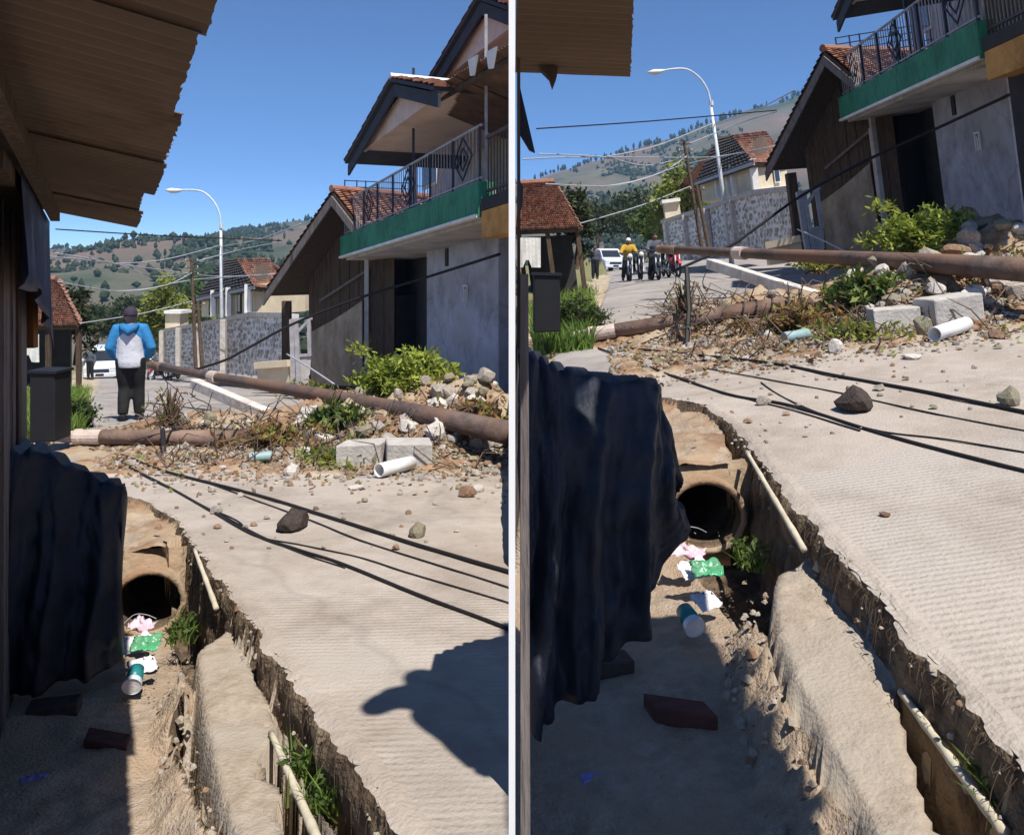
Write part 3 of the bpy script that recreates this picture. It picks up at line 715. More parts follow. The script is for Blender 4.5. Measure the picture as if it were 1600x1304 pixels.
# ------------------------------------------------------------------ motorbike, car
def motorbike(label, loc, yaw, body, group=None):
    th = thing('motorbike', label, 'motorbike', loc, group); th.rotation_euler = (0, 0, yaw)
    def add(name, mb, m, **k):
        o = mb.build(name, m, loc=(0, 0, 0), **k); o.location = (0, 0, 0); o.parent = th; return o
    for y in (-.6, .62):
        ring = [V((0, y + .26 * math.cos(t), .28 + .26 * math.sin(t))) for t in [2 * math.pi * k / 20 for k in range(21)]]
        w = add('wheel', MB().tube(ring, .042, n=8, cap=False), 'rubber', smooth=True)
        rim = MB(); rim.tube([V((-.04, y, .28)), V((.04, y, .28))], [.06, .06], n=12)
        for k in range(5):
            t = 2 * math.pi * k / 5; rim.bar((0, y, .28), (0, y + .23 * math.cos(t), .28 + .23 * math.sin(t)), .02)
        r_ = rim.build('rim', 'steel', loc=(0, 0, 0)); r_.parent = w; r_.location = (0, 0, 0)
    add('body', MB().tube([(0, -.75, .70), (0, -.5, .72), (0, -.15, .58), (0, .1, .46), (0, .34, .62), (0, .46, .86)], [.05, .12, .13, .11, .12, .08], n=12, ell=[.8, .9, 1.2, 1.3, 1.4, 1.2]), body, smooth=True)
    add('engine', MB().box((0, .02, .33), (.11, 0, 0), (0, .2, 0), (0, 0, .13)), 'iron', bevel=.03)
    add('seat', MB().tube([(0, -.72, .80), (0, -.4, .82), (0, 0, .76)], [.08, .13, .10], n=10, ell=[.5, .5, .5]), 'rubber', smooth=True)
    add('front_fork', MB().bar((-.07, .62, .28), (-.07, .42, .90), .04).bar((.07, .62, .28), (.07, .42, .90), .04), 'steel')
    add('mudguard', MB().tube([(0, .9, .44), (0, .72, .58), (0, .5, .56), (0, .38, .44)], [.04, .07, .07, .05], n=8, ell=[.4] * 4), body, smooth=True)
    add('handlebar', MB().tube([(-.34, .34, .98), (-.15, .42, .98), (.15, .42, .98), (.34, .34, .98)], .018, n=8), 'iron')
    add('headlight', MB().tube([(0, .44, .90), (0, .53, .90), (0, .55, .90)], [.06, .085, .07], n=12), 'white', smooth=True)
    add('exhaust', MB().tube([(.13, .1, .26), (.15, -.3, .28), (.16, -.8, .38)], [.03, .05, .055], n=8), 'steel', smooth=True)
    return th

def minivan(label, loc, yaw):
    th = thing('parked_car', label, 'car', loc); th.rotation_euler = (0, 0, yaw)
    def add(name, mb, m, par=th, **k):
        o = mb.build(name, m, loc=(0, 0, 0), **k); o.location = (0, 0, 0); o.parent = par; return o
    prof = [(-2.0, .3), (2.0, .3), (2.05, .62), (1.95, .88), (1.25, 1.0), (.55, 1.62), (.3, 1.70), (-1.75, 1.70), (-2.0, 1.2)]
    add('body', MB().prism([(-.82, y, z) for y, z in prof], (1.64, 0, 0)), 'car_white', bevel=.09)
    add('windscreen', MB().hexa([(-.70, 1.22, 1.03), (.70, 1.22, 1.03), (.70, 1.17, 1.0), (-.70, 1.17, 1.0), (-.64, .64, 1.57), (.64, .64, 1.57), (.64, .60, 1.5), (-.64, .60, 1.5)]), 'glass')
    for s in (-1, 1):
        add('side_window', MB().prism([(s * .79, y, z) for y, z in ((-1.7, 1.1), (.95, 1.08), (.45, 1.55), (-1.65, 1.58))], (s * .035, 0, 0)), 'glass')
        add('headlight', MB().box((s * .62, 2.0, .76), (.15, 0, 0), (0, .05, 0), (0, 0, .08)), 'white', bevel=.02)
        add('mirror', MB().box((s * .93, .75, 1.1), (.09, 0, 0), (0, .04, 0), (0, 0, .07)), 'car_white', bevel=.02)
        for y in (-1.25, 1.3):
            w = add('wheel', MB().tube([(s * .62, y, .31), (s * .84, y, .31)], [.31, .31], n=20), 'rubber')
            add('rim', MB().tube([(s * .83, y, .31), (s * .86, y, .31)], [.18, .15], n=14), 'steel', par=w)
    add('grille', MB().box((0, 2.03, .62), (.45, 0, 0), (0, .03, 0), (0, 0, .09)), 'iron', bevel=.01)
    add('bumper', MB().box((0, 2.04, .40), (.78, 0, 0), (0, .07, 0), (0, 0, .11)), 'car_white', bevel=.04)
    add('number_plate', MB().box((0, 2.115, .42), (.2, 0, 0), (0, .008, 0), (0, 0, .06)), 'black')
    return th

# ================================================================== buildings of each street
def balcony_house(sd):
    w_ = sd.w
    K = 1.3; pn, pf = sd.P(750, 335, 9.45 * K), sd.P(537, 400, 15.6 * K)
    F = Frame(sd, pn - sd.up * 2.7 * K, pf - pn, k=K); LEN = (pf - pn).length / K; sd.F = F; sd.LEN = LEN
    th = thing('balcony_house', f'two storey house with green edged balcony on the {w_}', 'house', F.pt(LEN / 2, 1.5, 0))
    def slab(u0, u1, v0, v1, w0, w1): return MB().hexa([F.pt(u0, v0, w0), F.pt(u1, v0, w0), F.pt(u1, v1, w0), F.pt(u0, v1, w0), F.pt(u0, v0, w1), F.pt(u1, v0, w1), F.pt(u1, v1, w1), F.pt(u0, v1, w1)])
    B = lambda nm, mb, m, par=th, **k: mb.build(nm, m, parent=par, **k)
    u780 = F.onv(779, 500, .9)[0]; u667 = F.onv(667, 480, .9)[0]; u576 = F.onv(578, 480, .9)[0]
    B('wall', slab(u780, u667, .9, 5.0, -.6, 2.62), 'wall_blue')
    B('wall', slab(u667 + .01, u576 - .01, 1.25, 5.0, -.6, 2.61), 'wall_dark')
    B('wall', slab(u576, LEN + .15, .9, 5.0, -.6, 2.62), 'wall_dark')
    # lamp bracket on the pale wall
    uu, ww = F.onv(730, 458, .9)
    lp = MB()
    for du, h0, h1 in ((-.07, -.13, .10), (.0, -.13, .06), (.07, -.13, .10)): lp.bar(F.pt(uu + du, .87, ww + h0), F.pt(uu + du, .87, ww + h1), .022)
    lp.bar(F.pt(uu - .08, .87, ww + .11), F.pt(uu + .09, .87, ww + .11), .03)
    B('wall_bracket', lp, 'white')
    wn = MB(); u2, w2 = F.onv(699, 402, .9); wn.box(F.pt(u2, .89, w2), F.U * .06, F.V * .012, F.W * .14); B('vent', wn, 'wall_dark')
    # balcony slab, fascia, edge moulding
    fl = B('balcony_floor', slab(-.05, LEN, .05, 3.2, 2.62, 2.98), 'wall_upper')
    fa = B('fascia', slab(-.06, LEN + .04, -.06, .045, 2.70, 3.06), 'green')
    B('moulding', slab(-.07, LEN + .05, -.085, -.002, 2.655, 2.695), 'white', par=fa)
    en = slab(-.10, -.065, -.06, .12, 2.66, 3.06); B('fascia', en, 'green')
    # columns from ground to balcony
    B('column', MB().bar(F.pt(LEN - .35, .35, -.6), F.pt(LEN - .35, .35, 2.62), .10), 'wall_upper')
    # railing along the street
    B('handrail', MB().bar(F.pt(0, .02, 3.72), F.pt(LEN, .02, 3.72), .035), 'iron_pale'); B('bottom_rail', MB().bar(F.pt(0, .02, 3.12), F.pt(LEN, .02, 3.12), .03), 'iron_pale')
    u = 0.05; k = 0
    while u < LEN:
        B('baluster', MB().bar(F.pt(u, .02, 3.06), F.pt(u, .02, 3.72), .014 if k % 8 else .04), 'iron_pale' if k % 8 else 'iron'); u += .11; k += 1
    for q in range(3):                                   # diamond panels
        uc = .55 + q * 2.2
        dm = MB()
        for s in (.16, .3):
            c = [F.pt(uc + s, .0, 3.42), F.pt(uc, .0, 3.42 + s * .85), F.pt(uc - s, .0, 3.42), F.pt(uc, .0, 3.42 - s * .85)]
            for i in range(4): dm.bar(c[i], c[(i + 1) % 4], .02)
        B('diamond_panel', dm, 'iron')
    # grille closing the far end of the balcony
    gr = MB()
    for k in range(10): gr.bar(F.pt(LEN, .02, 3.08 + k * .115), F.pt(LEN, 1.3, 3.08 + k * .115), .022)
    for v in (.02, .25, .42, .95, 1.12, 1.3): gr.bar(F.pt(LEN, v, 3.06), F.pt(LEN, v, 4.13), .026)
    B('end_grille', gr, 'iron_blue')
    gr = MB()
    for k in range(12): gr.bar(F.pt(LEN - .05, 1.3 + k * .13, 3.06), F.pt(LEN - .05, 1.3 + k * .13, 4.1), .02)
    for k in range(5): gr.bar(F.pt(LEN - .05, 1.3, 3.1 + k * .24), F.pt(LEN - .05, 2.8, 3.1 + k * .24), .02)
    B('end_grille', gr, 'iron_blue')
    # upper storey
    B('column', MB().bar(F.pt(LEN - 1.1, 1.0, 2.98), F.pt(LEN - 1.1, 1.0, 4.75), .17), 'iron_blue')
    B('post', MB().bar(F.pt(F.onv(646, 300, .06)[0], .06, 2.98), F.pt(F.onv(646, 300, .06)[0], .06, 5.1), .045), 'iron')
    B('post', MB().bar(F.pt(.06, .1, 2.98), F.pt(.06, .1, 5.0), .045), 'iron_pale')
    u650 = F.onv(672, 220, 1.6)[0]
    B('upper_wall', slab(-.1, u650, 1.6, 4.8, 2.98, 4.9), 'wall_upper')
    uw0, ww0 = F.onv(690, 203, 1.6); uw1, ww1 = F.onv(676, 176, 1.6)
    wd = B('window', slab(uw0 + .15, uw0 + 1.0, 1.55, 1.595, 4.0, 4.55), 'white'); B('pane', slab(uw0 + .2, uw0 + .95, 1.535, 1.549, 4.05, 4.5), 'glass', par=wd)
    B('door', slab(.35, 1.25, 1.55, 1.595, 2.99, 4.7), 'wall_dark')
    B('door', slab(1.55, 2.4, 1.55, 1.595, 2.99, 4.7), 'wall_dark')
    # two street facing gables: board, roof slopes, verge boards
    def gable(pk, fl_, nr, v, depth, nm):
        up_, wp = F.onv(*pk, v); uf, wf = F.onv(*fl_, v); un, wn_ = F.onv(*nr, v)
        # real ridge in the middle: extend the near slope to the same height as the far eave
        t = (wp - wf) / max(.05, (wp - wn_)); un2 = up_ + (un - up_) * min(t, 2.4); wn2 = wp + (wn_ - wp) * min(t, 2.4)
        un2 = max(un2, up_ - (uf - up_) * 1.25)
        a, b_, c = F.pt(uf, v + .12, wf), F.pt(up_, v + .12, wp - .10), F.pt(un2, v + .12, wn2)
        B('gable_board', MB().prism([a, b_, c], F.V * .06), 'wall_pink')
        for (q0, q1) in ((F.pt(uf + .12, v, wf - .14), F.pt(up_, v, wp)), (F.pt(up_, v, wp), F.pt(un2 - .1, v, wn2 - .06))):
            B('verge_board', MB().prism([q0, q1, q1 - F.W * .17, q0 - F.W * .17], F.V * .035), 'fascia')
            o = F.W * .025; mb = MB()
            mb.prism([q0 + o - F.V * .05, q1 + o - F.V * .05, q1 + o + F.W * .05 - F.V * .05, q0 + o + F.W * .05 - F.V * .05], F.V * depth)
            rf = B('roof_slope', mb, 'fascia')
            tl = MB(); e = F.W * .08
            tiles(tl, q1 + e - F.V * .06, q1 + e + F.V * depth, q0 + e + F.V * depth, q0 + e - F.V * .06, 9, 14, random.Random(4)) if q0.z < q1.z else tiles(tl, q0 + e - F.V * .06, q0 + e + F.V * depth, q1 + e + F.V * depth, q1 + e - F.V * .06, 9, 14, random.Random(4))
            B('roof_tiles', tl, TILES, par=rf, kind='stuff')
        rc = MB().tube([F.pt(up_, v - .05, wp + .10), F.pt(up_, v + depth, wp + .10)], .06, n=8); B('ridge_cap', rc, 'white')
        # soffit behind the board
        B('soffit', MB().prism([F.pt(uf - .02, v + .19, wf + .02), F.pt(un2, v + .19, wf + .02), F.pt(un2, v + depth - .1, wf + .02), F.pt(uf - .02, v + depth - .1, wf + .02)], F.W * .05), 'wall_pink')
    gable((615, 131), (546, 243), (668, 139), -.35, 3.0, 'a')
    gable((751, 3), (665, 136), (799, 19), .6, 3.4, 'b')
    # sheet awning over the balcony, in separate sheets
    A0 = F.ponv(643, 157, -.25); A1 = F.ponv(797, 66, -.25); dirn = A1 - A0; inn = (F.V * 1.35 - F.W * .42)
    n = 4
    for k in range(n):
        o = A0 + dirn * (k / n) - F.W * .012 * (k % 2); s = corr(o, dirn * (1.06 / n), inn, wl=.10, amp=.014)
        B('awning_sheet', s, 'sheet_rust', solid=.004)
    B('awning_beam', MB().bar(A0 - F.W * .06 + inn * .1, A1 - F.W * .06 + inn * .1, .07), 'wood_dark')
    for px, py in ((738, 100), (767, 88)):
        q = F.ponv(px, py, -.28); m = MB(); m.prism([q + F.U * -.13 + F.W * .06, q + F.U * .13 + F.W * .08, q + F.U * .07 - F.W * .11, q - F.U * .03 - F.W * .13], F.V * .02); B('torn_sheet', m, 'white')
    if sd.key == 'L':                                     # plain wall closing the house where the two plots meet
        B('party_wall', MB().hexa([(-.026, 11.95, -2.2), (-.015, 11.95, -2.2), (-.015, 21, -3.2), (-.026, 21, -3.2), (-.026, 11.95, 5.6), (-.015, 11.95, 5.6), (-.015, 21, 6.6), (-.026, 21, 6.6)]), 'wall_upper')
    return F
for sd in SIDES: CLIP = sd.key; balcony_house(sd)

def neighbour_house(sd):
    F = sd.F; w_ = sd.w
    th = thing('neighbour_house', f'dark house with brown railing and orange beam beside the balcony house, {w_}', 'house', F.pt(-1.2, 1.4, 0))
    def slab(u0, u1, v0, v1, w0, w1): return MB().hexa([F.pt(u0, v0, w0), F.pt(u1, v0, w0), F.pt(u1, v1, w0), F.pt(u0, v1, w0), F.pt(u0, v0, w1), F.pt(u1, v0, w1), F.pt(u1, v1, w1), F.pt(u0, v1, w1)])
    vo = -.38
    def slab(u0, u1, v0, v1, w0, w1, f_=slab): return f_(u0, u1, v0 + vo, v1 + vo, w0, w1)
    ua = F.onv(781, 450, .75 + vo)[0]
    if sd.key == 'L':
        u0 = -1.0
        slabs = [('wall', (u0, -.2, .75, .85, -.8, 2.4), 'wall_dark')]
    else:
        u0 = -1.9
        slabs = [('wall', (u0, ua - .02, .75, .95, -.8, 2.6), 'wall_dark'), ('door_frame', (u0 + 1.0, u0 + 1.25, .70, .745, -.8, 2.3), 'wood_orange')]
    for nm, a, m in slabs: slab(*a).build(nm, m, parent=th)
    slab(u0, -.12, .35, .62, 2.42, 2.72).build('beam', 'orange', parent=th)
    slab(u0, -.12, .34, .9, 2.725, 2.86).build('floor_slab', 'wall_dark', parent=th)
    MB().bar(F.pt(u0, .42 + vo, 3.55), F.pt(-.12, .42 + vo, 3.55), .05).build('handrail', 'iron_brown', parent=th); MB().bar(F.pt(u0, .42 + vo, 2.95), F.pt(-.12, .42 + vo, 2.95), .04).build('bottom_rail', 'iron_brown', parent=th)
    u = u0
    while u < -.1:
        MB().bar(F.pt(u, .42 + vo, 2.87), F.pt(u, .42 + vo, 3.55), .022).build('baluster', 'iron_brown', parent=th); u += .085
    if sd.key == 'R': slab(u0, -.15, 1.5, 1.7, 2.87, 4.9).build('upper_wall', 'wall_dark', parent=th)
for sd in SIDES: CLIP = sd.key; neighbour_house(sd)

def shack(sd):
    w_ = sd.w; rn = random.Random(21)
    K = 1.28; fe, pk = sd.P(413, 458, 17.0 * K), sd.P(520, 300, 15.5 * K); ne = pk * 2 - fe; ne = ne - sd.up * (ne - fe).dot(sd.up)
    ax = (ne - fe).normalized(); rd = V((-ax.y, ax.x, 0)); rd = (rd - sd.up * rd.dot(sd.up)).normalized()   # ridge direction, away from the road
    if rd.y < 0: rd = -rd
    th = thing('tiled_shack', f'dark wooden shack with steep tiled gable roof on the {w_}', 'shack', V((fe + ne) / 2) - sd.up * 2.6 * K)
    B = lambda nm, mb, m, par=th, **k: mb.build(nm, m, parent=par, **k)
    D = 5.0 * K; th_ = sd.up * .06 * K
    for (lo, nm) in ((fe, 'a'), (pk + (ne - pk) * .42, 'b')):
        rf = B('roof_slope', MB().prism([lo, pk, pk - th_, lo - th_], rd * D), 'wood_dark')
        tl = MB(); e = sd.up * .05; tiles(tl, pk + e, pk + e + rd * D, lo + e + rd * D, lo + e, 20, 28, rn, th=.04); B('roof_tiles', tl, TILES, par=rf, kind='stuff')
        B('verge_board', MB().prism([lo - th_ * 1.2 - rd * .05, pk - th_ * 1.2 - rd * .05, pk - th_ * 4.2 - rd * .05, lo - th_ * 4.2 - rd * .05], rd * .045), 'wood_grey')
    B('ridge_cap', MB().tube([pk + sd.up * .08 - rd * .05, pk + sd.up * .08 + rd * D], .09, n=8), 'tile')
    # gable wall set back under the verge, in upright planks
    half = (ne - fe).length / 2; base = (fe + ne) / 2; hg = (pk - base).dot(sd.up); st = rd * .75 * K; LW = 2.9 * K
    n = 18
    for k in range(n):
        x0, x1 = -half * .80 + 1.18 * half * k / n, -half * .80 + 1.18 * half * (k + .95) / n
        f = lambda x: hg * (1 - abs(x) / half) - .12
        q = rd * rn.uniform(0, .02)
        p = [base + ax * x0 + st + q - sd.up * LW, base + ax * x1 + st + q - sd.up * LW, base + ax * x1 + st + q + sd.up * f(x1), base + ax * x0 + st + q + sd.up * f(x0)]
        B('plank', MB().prism(p, rd * .03), 'wood_dark')
    B('wall', MB().prism([base - ax * half * .8 + st - sd.up * LW + rd * .1, base + ax * half * .38 + st - sd.up * LW + rd * .1, base + ax * half * .38 + st + rd * .1, base - ax * half * .8 + st + rd * .1], rd * 3.6), 'wall_dark')
    # old plaster dado along the foot
    def onw(px, py):                                     # pixel on the gable wall plane
        r = sd.ray(*sd.Q(px, py)); o = base + st * .93; nrm = rd; t = (o - V((0, 0, CAMZ))).dot(nrm) / r.dot(nrm); return V((0, 0, CAMZ)) + r * t
    pl = [onw(*q) for q in ((486, 600), (566, 604), (565, 470), (545, 484), (520, 500), (487, 518))]
    B('plaster_dado', MB().prism(pl, rd * .04), 'plaster')
    B('tie_beam', MB().bar(onw(500, 470), onw(570, 425), .06), 'wood_grey')
    B('downpipe', MB().tube([onw(573, 420), onw(573, 520)], .05, n=8), 'wall_pink')
    B('corner_post', MB().bar(onw(448, 600), onw(448, 470), .22), 'wood_dark')
for sd in SIDES: CLIP = sd.key; shack(sd)

def gate_frame(sd):
    Y = 19.0; P = lambda x, y, d=0: sd.P(x, y, Y + d)
    b0 = P(470, 600)
    th = thing('wooden_gate', f'pale wooden gate frame with lower panel beside the shack, {sd.w}', 'gate', V((b0.x, b0.y, sd.zg(b0.x, b0.y))))
    for (a, b_, w) in (((456, 500), (459, 596), .10), ((463, 500), (467, 596), .10), ((483, 498), (484, 556), .08)): MB().bar(P(*a), P(*b_), w).build('post', 'iron_pale', parent=th)
    for (a, b_, w) in (((453, 501), (488, 497), .07), ((464, 520), (483, 499), .06), ((458, 556), (486, 554), .06)): MB().bar(P(*a), P(*b_), w).build('rail', 'iron_pale', parent=th)
    MB().prism([P(467, 556), P(486, 555), P(484, 585), P(478, 592), P(467, 596)], (0, .04, 0)).build('panel', 'wall_upper', parent=th)
for sd in SIDES: CLIP = sd.key; gate_frame(sd)

def far_house(sd):                                       # cream bungalow with columns above a stone wall
    w_ = sd.w; P = sd.P; up = sd.up
    a, b_, c = P(315, 495, 36), P(396, 492, 28), P(443, 490, 30)
    th = thing('cream_house', f'cream bungalow with columns and hipped tile roof above the {w_}', 'house', b_)
    B = lambda nm, mb, m, par=th, **k: mb.build(nm, m, parent=par, **k)
    hh = 1.05
    B('wall', MB().prism([a, b_, b_ + up * hh, a + up * hh * .95], V((1.2, 2.2, 0))), 'cream')
    B('wall', MB().prism([b_ + V((.05, .05, 0)), c, c + up * hh, b_ + up * hh + V((.05, .05, 0))], V((.5, 3.0, 0))), 'cream')
    B('base_moulding', MB().bar(b_ - V((.1, .15, 0)), c - V((0, .15, 0)), .12), 'white')
    for t in (.98, .66, .55, .36):
        q = a * (1 - t) + b_ * t - V((.05, .25, 0)); B('column', MB().bar(q, q + up * hh, .20 if t != .55 else .12), 'white')
    for t in (.78, .45, .22):
        q = a * (1 - t) + b_ * t - V((0, .06, 0)) + up * .45; w = B('window', MB().box(q, (b_ - a).normalized() * .32, V((.0, .03, 0)), up * .38), 'wall_dark'); B('pane', MB().box(q - V((0, .05, 0)), (b_ - a).normalized() * .25, V((0, .01, 0)), up * .3), 'glass', par=w)
    q = b_ * .36 + c * .64 + up * .5 - V((0, .08, 0)); w = B('window', MB().box(q, (c - b_).normalized() * .22, V((0, .03, 0)), up * .3), 'white'); B('pane', MB().box(q - V((0, .04, 0)), (c - b_).normalized() * .17, V((0, .01, 0)), up * .25), 'glass', par=w)
    e0, e1, e2 = P(308, 468, 35.5), P(396, 449, 27.4), P(447, 455, 29.8); r0, r1 = P(352, 406, 36), P(420, 406, 34)
    for (q, m, nm) in (((r0, r0 + (r1 - r0) * .3, e1, e0), 'wall_dark', 'porch_roof'), ((r0 + (r1 - r0) * .25, r1, e2, e1), 'tile', 'main_roof')):
        rf = B('roof_slope', MB().prism(q, V((0, .1, -.12))), 'wood_dark'); tl = MB(); tiles(tl, q[0] + up * .05, q[1] + up * .05, q[2] + up * .05, q[3] + up * .05, 12, 16, random.Random(2), th=.06); B('roof_tiles', tl, TILES if m == 'tile' else [m] * 3, par=rf, kind='stuff')
    B('gutter', MB().bar(e0, e1, .10), 'wire_pale')
    B('roof_back', MB().prism([r0, r1, r1 + V((1.5, 6, -2)), r0 + V((-1, 6, -2))], V((0, 0, -.1))), 'tile')
    # stone retaining wall carrying it
    s = thing('stone_wall', f'cobbled retaining wall with pale mortar under the cream bungalow, {w_}', 'wall', P(396, 570, 26))
    tops = [P(252, 517, 40), P(315, 506, 33), P(392, 491, 26.5), P(444, 492, 24)]; bots = [P(252, 575, 40), P(315, 580, 33), P(392, 586, 26.5), P(444, 592, 24)]
    for k in range(3):
        MB().prism([bots[k], bots[k + 1], tops[k + 1], tops[k]], V((.3, .5, 0))).build('mortar_face', 'white', parent=s)
        MB().bar(tops[k], tops[k + 1], .14).build('coping', 'stone_pale', parent=s)
    rn = random.Random(9); st = MB()
    for k in range(3):
        nU = (14, 20, 14)[k]; nV = 11
        for i in range(nU):
            for j in range(nV):
                t, q = min(.98, max(.02, (i + .5 + (.5 if j % 2 else 0) + rn.uniform(-.4, .4)) / nU)), (j + .5 + rn.uniform(-.35, .35)) / nV
                p = (bots[k] * (1 - t) + bots[k + 1] * t) * (1 - q) + (tops[k] * (1 - t) + tops[k + 1] * t) * q
                du = (bots[k + 1] - bots[k]) / nU * .50 * rn.uniform(.6, 1.3); dv = (tops[k] - bots[k]) / nV * .48 * rn.uniform(.6, 1.3)
                ring = [p + du * math.cos(x) + dv * math.sin(x) + V((0, -.01, 0)) for x in [2 * math.pi * m / 6 + rn.uniform(-.3, .3) for m in range(6)]]
                st.add(ring + [p + V((0, -rn.uniform(.02, .05), 0))], [[m, (m + 1) % 6, 6] for m in range(6)], rn.randrange(3))
    tag(st.build('cobbles', ['stone', 'stone_pale', 'block'], parent=s), kind='stuff')
    for t in (.05, .3, .55, .8):
        q0 = bots[0] * (1 - t) + bots[2] * t; q1 = tops[0] * (1 - t) + tops[2] * t; MB().bar(q0 - V((0, .3, 0)), q1 - V((0, .3, 0)), .18).build('pilaster', 'stone_pale', parent=s)
    # low cream wall and pale gate pillar
    w = thing('low_wall', f'low cream garden wall with coping by the gate, {w_}', 'wall', P(425, 598, 21))
    MB().prism([P(402, 600, 21), P(451, 600, 20.5), P(451, 569, 20.5), P(402, 572, 21)], V((0, .25, 0))).build('wall', 'cream', parent=w)
    MB().bar(P(400, 571, 20.9), P(452, 567, 20.4), .16).build('coping', 'cream', parent=w)
    g = thing('gate_pillar', f'square cream pillar beside the leafy tree, {w_}', 'pillar', P(269, 560, 39))
    MB().prism([P(258, 560, 39), P(281, 560, 39), P(281, 490, 39), P(258, 490, 39)], V((.1, .8, 0))).build('shaft', 'cream', parent=g)
    MB().prism([P(256, 490, 38.8), P(283, 490, 38.8), P(283, 485, 38.8), P(256, 485, 38.8)], V((.1, 1.1, 0))).build('cap', 'white', parent=g)
for sd in SIDES: CLIP = sd.key; far_house(sd)

def terracotta_house(sd):
    P = sd.P; up = sd.up; Y = 24; rn = random.Random(5)
    r0, r1, e0, e1 = P(57, 440, Y + 1.8), P(88, 440, Y + 1.8), P(20, 512, Y), P(122, 511, Y)
    if sd.key == 'R': r0, r1, e0, e1 = sd.Pd(812, 291, 24.2), sd.Pd(866, 288, 24.2), sd.Pd(806, 362, 22.5), sd.Pd(906, 358, 22.5)
    th = thing('terracotta_house', f'small dark house with weathered terracotta roof across the {sd.w}', 'house', (e0 + e1) / 2 - up * 2)
    B = lambda nm, mb, m, par=th, **k: mb.build(nm, m, parent=par, **k)
    n = V((0, .1, -.08)); rf = B('roof_slope', MB().prism([r0, r1, e1, e0], n), 'wood_dark'); tl = MB(); tiles(tl, r0 + up * .05, r1 + up * .05, e1 + up * .05, e0 + up * .05, 26, 30, rn, th=.05); B('roof_tiles', tl, TILES, par=rf, kind='stuff')
    bk = V((-2.3, 4.5, 0)) if sd.key == 'L' else V((.35, 4.5, 0)); rs = B('roof_slope', MB().prism([r1, e1, e1 + bk, r1 + bk * .55], V((-.05, 0, -.1))), 'wood_dark')
    tl = MB(); tiles(tl, r1 + up * .05, r1 + bk * .55 + up * .05, e1 + bk + up * .05, e1 + up * .05, 12, 14, rn, th=.06); B('roof_tiles', tl, TILES, par=rs, kind='stuff')
    B('ridge_cap', MB().tube([r0 + up * .08, r1 + up * .08], .1, n=8), 'tile')
    a, b_ = e0 + bk * .3 + V((.15, 0, -.1)), e1 + bk * .3 + V((-.25, 0, -.1))
    B('wall', MB().prism([a, b_, b_ - up * 2.3, a - up * 2.3], bk * .55), 'wall_dark')
    for t in (.05, .5, .97):
        q = e0 * (1 - t) + e1 * t + V((0, .15, -.08)); B('post', MB().bar(q, q - up * 2.2, .12), 'wood_dark')
    # washing hung in the porch
    c0 = e0 * .72 + e1 * .28 if sd.key == 'L' else e0 * .80 + e1 * .20
    c0 = c0 - V((0, .1, .1)); cl = MB(); vs = []
    for j in range(7):
        for i in range(9): vs.append(c0 + V((-.32 + .64 * i / 8, -.03 + .03 * math.sin(i * 1.3 + j * .3), -.08 - .8 * j / 6 * (1 if i not in (3, 4) else .75))))
    cl.add(vs, [[j * 9 + i, j * 9 + i + 1, j * 9 + 10 + i, j * 9 + 9 + i] for j in range(6) for i in range(8)])
    o = cl.build('hung_cloth', 'white', solid=.006); tag(o, f'white cloth hung under the terracotta eave, {sd.w}', 'cloth')
for sd in SIDES: CLIP = sd.key; terracotta_house(sd)

CLIP = None
